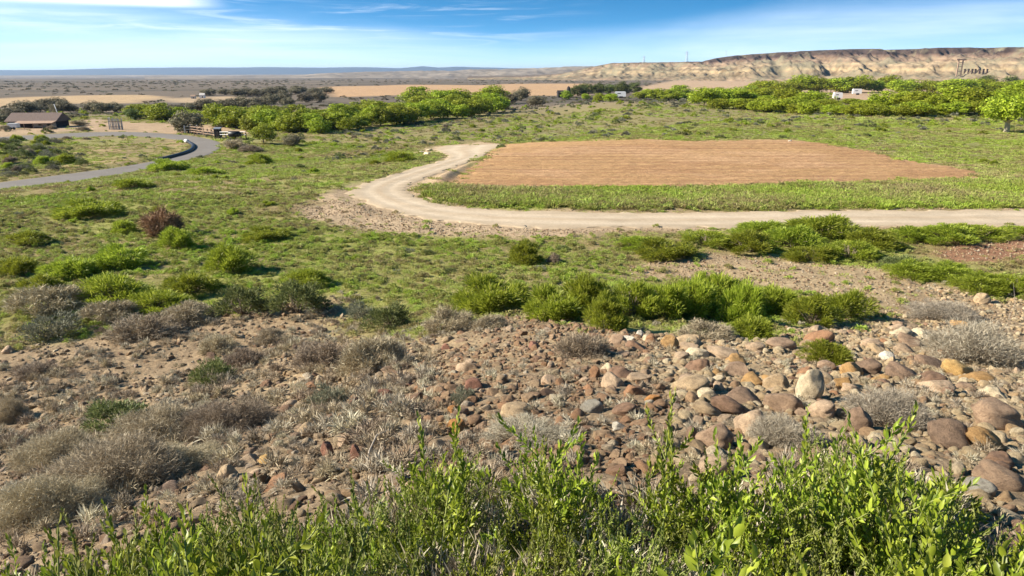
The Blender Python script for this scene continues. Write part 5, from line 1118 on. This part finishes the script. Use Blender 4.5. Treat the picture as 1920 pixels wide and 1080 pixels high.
# far small buildings
def hut(px, py, w, h, dpt, wallm, roofm, name, label, cat, peak=.35):
    P, t = put(px, py); S = t[0] / F; W, H = w * S, h * S; r = empty(name, P[0] - np.array([0, 0, .1]), R(10)); tag(r, label, cat); a = MB(); a.box((0, dpt * S / 2, H * .34), (W, dpt * S, H * .7)); wl = a.build('wall', wallm, r)
    x0, x1, y0, y1, z0, z1 = -W * .55, W * .55, -.06 * dpt * S, 1.06 * dpt * S, H * .68, H * (.68 + peak); ym = (y0 + y1) / 2
    a = MB(); a.add([(x0, y0, z0), (x1, y0, z0), (x1, ym, z1), (x0, ym, z1), (x1, y1, z0), (x0, y1, z0)], [(0, 1, 2, 3), (3, 2, 4, 5), (1, 4, 2), (0, 3, 5), (0, 5, 4, 1)]); a.build('roof', roofm, r)
    a = MB(); a.box((W * .1, -.02, H * .25), (W * .16, .06, H * .45)); a.build('door', M_glass, r); return r
hut(379, 184, 9, 9, 8, M_white, M_paleboard, 'farm_shed', 'white farm shed far out in the valley', 'shed'); hut(362, 185, 8, 7, 7, M_paleboard, M_wood, 'farm_shed', 'tan farm shed left of the white one in the valley', 'shed')
hut(1054, 183, 15, 13, 12, M_dark, M_dark, 'dark_barn', 'dark barn against the tan field', 'barn')
P, t = put(1066, 183); S = t[0] / F; r = empty('silo', P[0] - np.array([0, 0, .1])); tag(r, 'dark tapering silo right of the dark barn', 'silo'); a = MB(); a.tube([(0, 1, 0), (0, 1, 8 * S), (0, 1, 15 * S)], [6 * S, 5.2 * S, 3.4 * S], 14); a.build('wall', M_dark, r); a = MB(); a.tube([(0, 1, 15 * S), (0, 1, 19 * S), (0, 1, 21 * S)], [3.6 * S, 2.6 * S, .6 * S], 14); a.build('roof', M_dark, r)
def camper(px, py, w, h, label):
    P, t = put(px, py); S = t[0] / F; W, H = w * S, h * S; r = empty('travel_trailer', P[0], R(-8)); tag(r, label, 'trailer')
    y0, y1 = 0, 2.3; prof = [(-.5, .22), (.46, .22), (.5, .45), (.47, .92), (.40, 1.), (-.44, 1.), (-.5, .85)]
    n = len(prof); Vv = [(a_ * W, y0, b_ * H) for a_, b_ in prof] + [(a_ * W, y1, b_ * H) for a_, b_ in prof]; a = MB(); a.add(Vv, [tuple(range(n)), tuple(range(2 * n - 1, n - 1, -1))] + [(i, i + n, (i + 1) % n + n, (i + 1) % n) for i in range(n)]); a.build('body', M_white, r)
    a = MB(); a.box((-.12 * W, -.03, .7 * H), (.3 * W, .05, .1 * H)); a.build('window', M_glass, r)
    for sx_ in (-.02, .14): a = MB(); a.tube([(sx_ * W, -.05, .15 * H), (sx_ * W, .25, .15 * H)], .16 * H, 12); a.build('wheel', M_rubber, r)
    return r
camper(1163, 184, 21, 12, 'white trailer parked beyond the meadow left of the thicket'); camper(1571, 187, 16, 13, 'white trailer among the thicket, left and lower of two'); camper(1607, 178, 16, 11, 'cream trailer among the thicket, right and higher of two')
P, t = put(1481, 266); o = rockobj(ROUND[2], P[0] + np.array([0, 0, .08]), (.26, .22, .17), (0, 0, .3), CO['white'], 'boulder', 'single white boulder at the far edge of the tilled field', 'boulder')
for (px, py, lab) in [(790, 287, 'pale boulder left in the rock pile at the road head'), (804, 284, 'pale boulder behind in the rock pile at the road head'), (800, 292, 'pale boulder in front in the rock pile at the road head')]:
    P, t = put(px, py); rockobj(ANGUL[int(px) % 9], P[0] + np.array([0, .3, .1]), (.55, .45, .3), (0, 0, px), CO['cream'], 'boulder', lab, 'boulder', 'pale rocks at the road head')
# power line on the mesa and the substation below it
def pylon(px, py, h, label):
    P, t = hit([px], [py], mesa, 6000); S = t[0] / F; H = h * S; r = empty('transmission_tower', P[0]); tag(r, label, 'pylon', 'transmission towers on the mesa'); b = H * .16
    for sx_ in (-1, 1):
        for sy_ in (-1, 1): a = MB(); a.tube([(sx_ * b, sy_ * b, -1), (sx_ * b * .3, sy_ * b * .3, H * .72), (sx_ * b * .22, sy_ * b * .22, H)], .26, 4); a.build('leg', M_metal, r)
    for z in (.72, .86): a = MB(); a.box((0, 0, H * z), (H * .5, .35, .4)); a.build('cross_arm', M_metal, r)
    a = MB()
    for k in range(5):
        z0, z1 = H * .14 * k, H * .14 * (k + 1); w0, w1 = b * (1 - .7 * k / 5.2), b * (1 - .7 * (k + 1) / 5.2)
        a.tube([(-w0, -w0, z0), (w1, -w1, z1)], .16, 3); a.tube([(w0, -w0, z0), (-w1, -w1, z1)], .16, 3)
    a.build('lattice', M_metal, r)
pylon(1287, 116, 19, 'middle tall lattice tower on the mesa skyline'); pylon(1207, 118, 13, 'small lattice tower farthest left on the mesa skyline'); pylon(1361, 104, 10, 'short lattice tower right on the mesa rim')
P, t = hit([1797], [142], mesa, 6000); S = t[0] / F; r = empty('substation_tower', P[0]); tag(r, 'pale frame tower with dark top at the mesa foot', 'tower')
for sx_ in (-4, 4): a = MB(); a.box((sx_ * S, 0, 14 * S), (1.6 * S, 2 * S, 29 * S)); a.build('column', M_wood, r)
for z in (8, 16, 24): a = MB(); a.box((0, 0, z * S), (5.4 * S, 1.2 * S, 1.2 * S)); a.build('beam', M_wood, r)
a = MB(); a.box((0, 0, 29 * S), (18 * S, 3 * S, 2.2 * S)); a.build('top_frame', M_wood, r)
for k, px in enumerate([1808, 1815, 1822, 1828, 1836, 1843, 1850]):
    P, t = hit([px], [138], mesa, 6000); S = t[0] / F; r = empty('dark_post', P[0]); tag(r, 'dark thick post standing in the row at the mesa foot', 'post', 'row of dark posts at the mesa foot'); a = MB(); a.box((0, 0, 3.6 * S), (3.0 * S, 1.5 * S, 8 * S)); a.build('post', M_roof, r); a = MB(); a.box((0, 0, 8.0 * S), (3.9 * S, 1.6 * S, 1. * S)); a.build('cap', M_dark, r)
# ---------------------------------------------------------------- light, sky, air, camera
SUN_EL, SUN_AZ = R(31), math.atan2(-1.0, -.06)                      # sun on the left, slightly behind the viewer
w = bpy.data.worlds.new("World"); scene.world = w; w.use_nodes = True; nt = w.node_tree; nt.nodes.clear()
out = nt.nodes.new('ShaderNodeOutputWorld'); bg = N(nt, 'ShaderNodeBackground', ins={'Strength': .042})
tc = N(nt, 'ShaderNodeTexCoord'); sx = N(nt, 'ShaderNodeSeparateXYZ'); nt.links.new(tc.outputs['Generated'], sx.inputs[0])
sky = N(nt, 'ShaderNodeTexSky', sky_type='NISHITA', sun_disc=False, sun_elevation=SUN_EL, sun_rotation=math.atan2(math.sin(SUN_AZ), math.cos(SUN_AZ)), altitude=1500., air_density=1.0, dust_density=.6, ozone_density=2.0)
mp = N(nt, 'ShaderNodeMapping', ins={'Scale': (1, 1, 4.5)}); nrm = N(nt, 'ShaderNodeVectorMath', operation='NORMALIZE')
nt.links.new(tc.outputs['Generated'], mp.inputs[0]); nt.links.new(mp.outputs[0], nrm.inputs[0]); nt.links.new(nrm.outputs[0], sky.inputs[0])
hs = N(nt, 'ShaderNodeHueSaturation', ins={'Saturation': 1.4, 'Value': 2.1, 'Hue': .488}); nt.links.new(sky.outputs[0], hs.inputs['Color'])
# thin cirrus veils, laid out by compass direction and height above the horizon
def M(op, a, b=None, c=None):
    n = N(nt, 'ShaderNodeMath', operation=op)
    for i, v in enumerate((a, b, c)):
        if v is None: continue
        if hasattr(v, 'is_linked'): nt.links.new(v, n.inputs[i])
        else: n.inputs[i].default_value = v
    return n.outputs[0]
def MR(v, a, b, lo=0., hi=1.):
    n = N(nt, 'ShaderNodeMapRange', interpolation_type='SMOOTHSTEP', ins={1: a, 2: b, 3: lo, 4: hi}); nt.links.new(v, n.inputs[0]); return n.outputs[0]
def noise(scale, rot=0., detail=7., dist=.6, rough=.55):
    m1 = N(nt, 'ShaderNodeMapping', ins={'Scale': scale, 'Rotation': (0, R(rot), 0)}); nt.links.new(tc.outputs['Generated'], m1.inputs[0])
    c1 = N(nt, 'ShaderNodeTexNoise', ins={'Scale': 1.0, 'Detail': detail, 'Roughness': rough, 'Distortion': dist}); nt.links.new(m1.outputs[0], c1.inputs['Vector']); return c1.outputs[0]
az, el = sx.outputs[0], sx.outputs[2]
nA = noise((2.2, 2.2, 34.), 3); nB = noise((5., 5., 90.), -4, 9., 1.); nC = noise((1.6, 1.6, 16.), 4)
line = M('ADD', M('MULTIPLY', M('ABSOLUTE', M('ADD', az, .0)), .11), .022)            # upper edge of the veil, low in the middle
edge = M('ADD', line, M('MULTIPLY', M('SUBTRACT', nC, .5), .07))
veil = M('MULTIPLY', MR(M('SUBTRACT', el, edge), -.035, .028, .9, 0.), MR(nA, .25, .7, .32, .8))
st = M('MULTIPLY', M('MULTIPLY', MR(el, .073, .081), MR(el, .112, .102, 0., 1.)), M('MULTIPLY', MR(az, -.34, -.42), MR(nC, .3, .55, .85, 1.)))   # bright bar high at left
wisp = M('MULTIPLY', M('MULTIPLY', MR(nB, .5, .72), MR(az, .15, -.1)), M('MULTIPLY', MR(el, .02, .05), .36))
skc = mixc(nt, mixc(nt, hs.outputs[0], (12.2, 14., 16.2), veil), (14.5, 15.4, 16.6), M('MAXIMUM', st, wisp))
nt.links.new(skc, bg.inputs[0]); nt.links.new(bg.outputs[0], out.inputs[0])
sl = bpy.data.lights.new('sun', 'SUN'); sl.energy = 5.0; sl.angle = R(.53); sl.color = (1, .925, .80)
so = bpy.data.objects.new('sun', sl); COL.objects.link(so)
from mathutils import Vector
sd = Vector((math.cos(SUN_EL) * math.sin(SUN_AZ), math.cos(SUN_EL) * math.cos(SUN_AZ), math.sin(SUN_EL)))
so.rotation_euler = sd.to_track_quat('Z', 'Y').to_euler(); so.location = (-30, -10, 40)
if HAZE:
    m, nt, out = newmat('clear_air'); pv = N(nt, 'ShaderNodeVolumePrincipled', ins={'Density': HAZE, 'Color': (.5, .7, 1., 1), 'Anisotropy': .2}); nt.links.new(pv.outputs[0], out.inputs['Volume'])
    mb = MB(); mb.box((0, 0, 95), (70000, 70000, 330)); o = mb.build('haze', m); tag(o, None, None, kind='stuff'); o.display_type = 'WIRE'
cam = bpy.data.cameras.new('camera'); cam.sensor_width = 36; cam.lens = F / 1920 * 36; cam.clip_start = .05; cam.clip_end = 120000
co = bpy.data.objects.new('camera', cam); COL.objects.link(co); co.location = EYE; co.rotation_euler = (R(90) - PITCH, 0, 0); scene.camera = co
scene.view_settings.view_transform = 'Standard'; scene.view_settings.look = 'None'; scene.view_settings.exposure = EXPO; scene.view_settings.gamma = 1
scene.cycles.max_bounces = 6; scene.cycles.transparent_max_bounces = 8; scene.cycles.volume_bounces = 0; scene.cycles.use_denoising = True
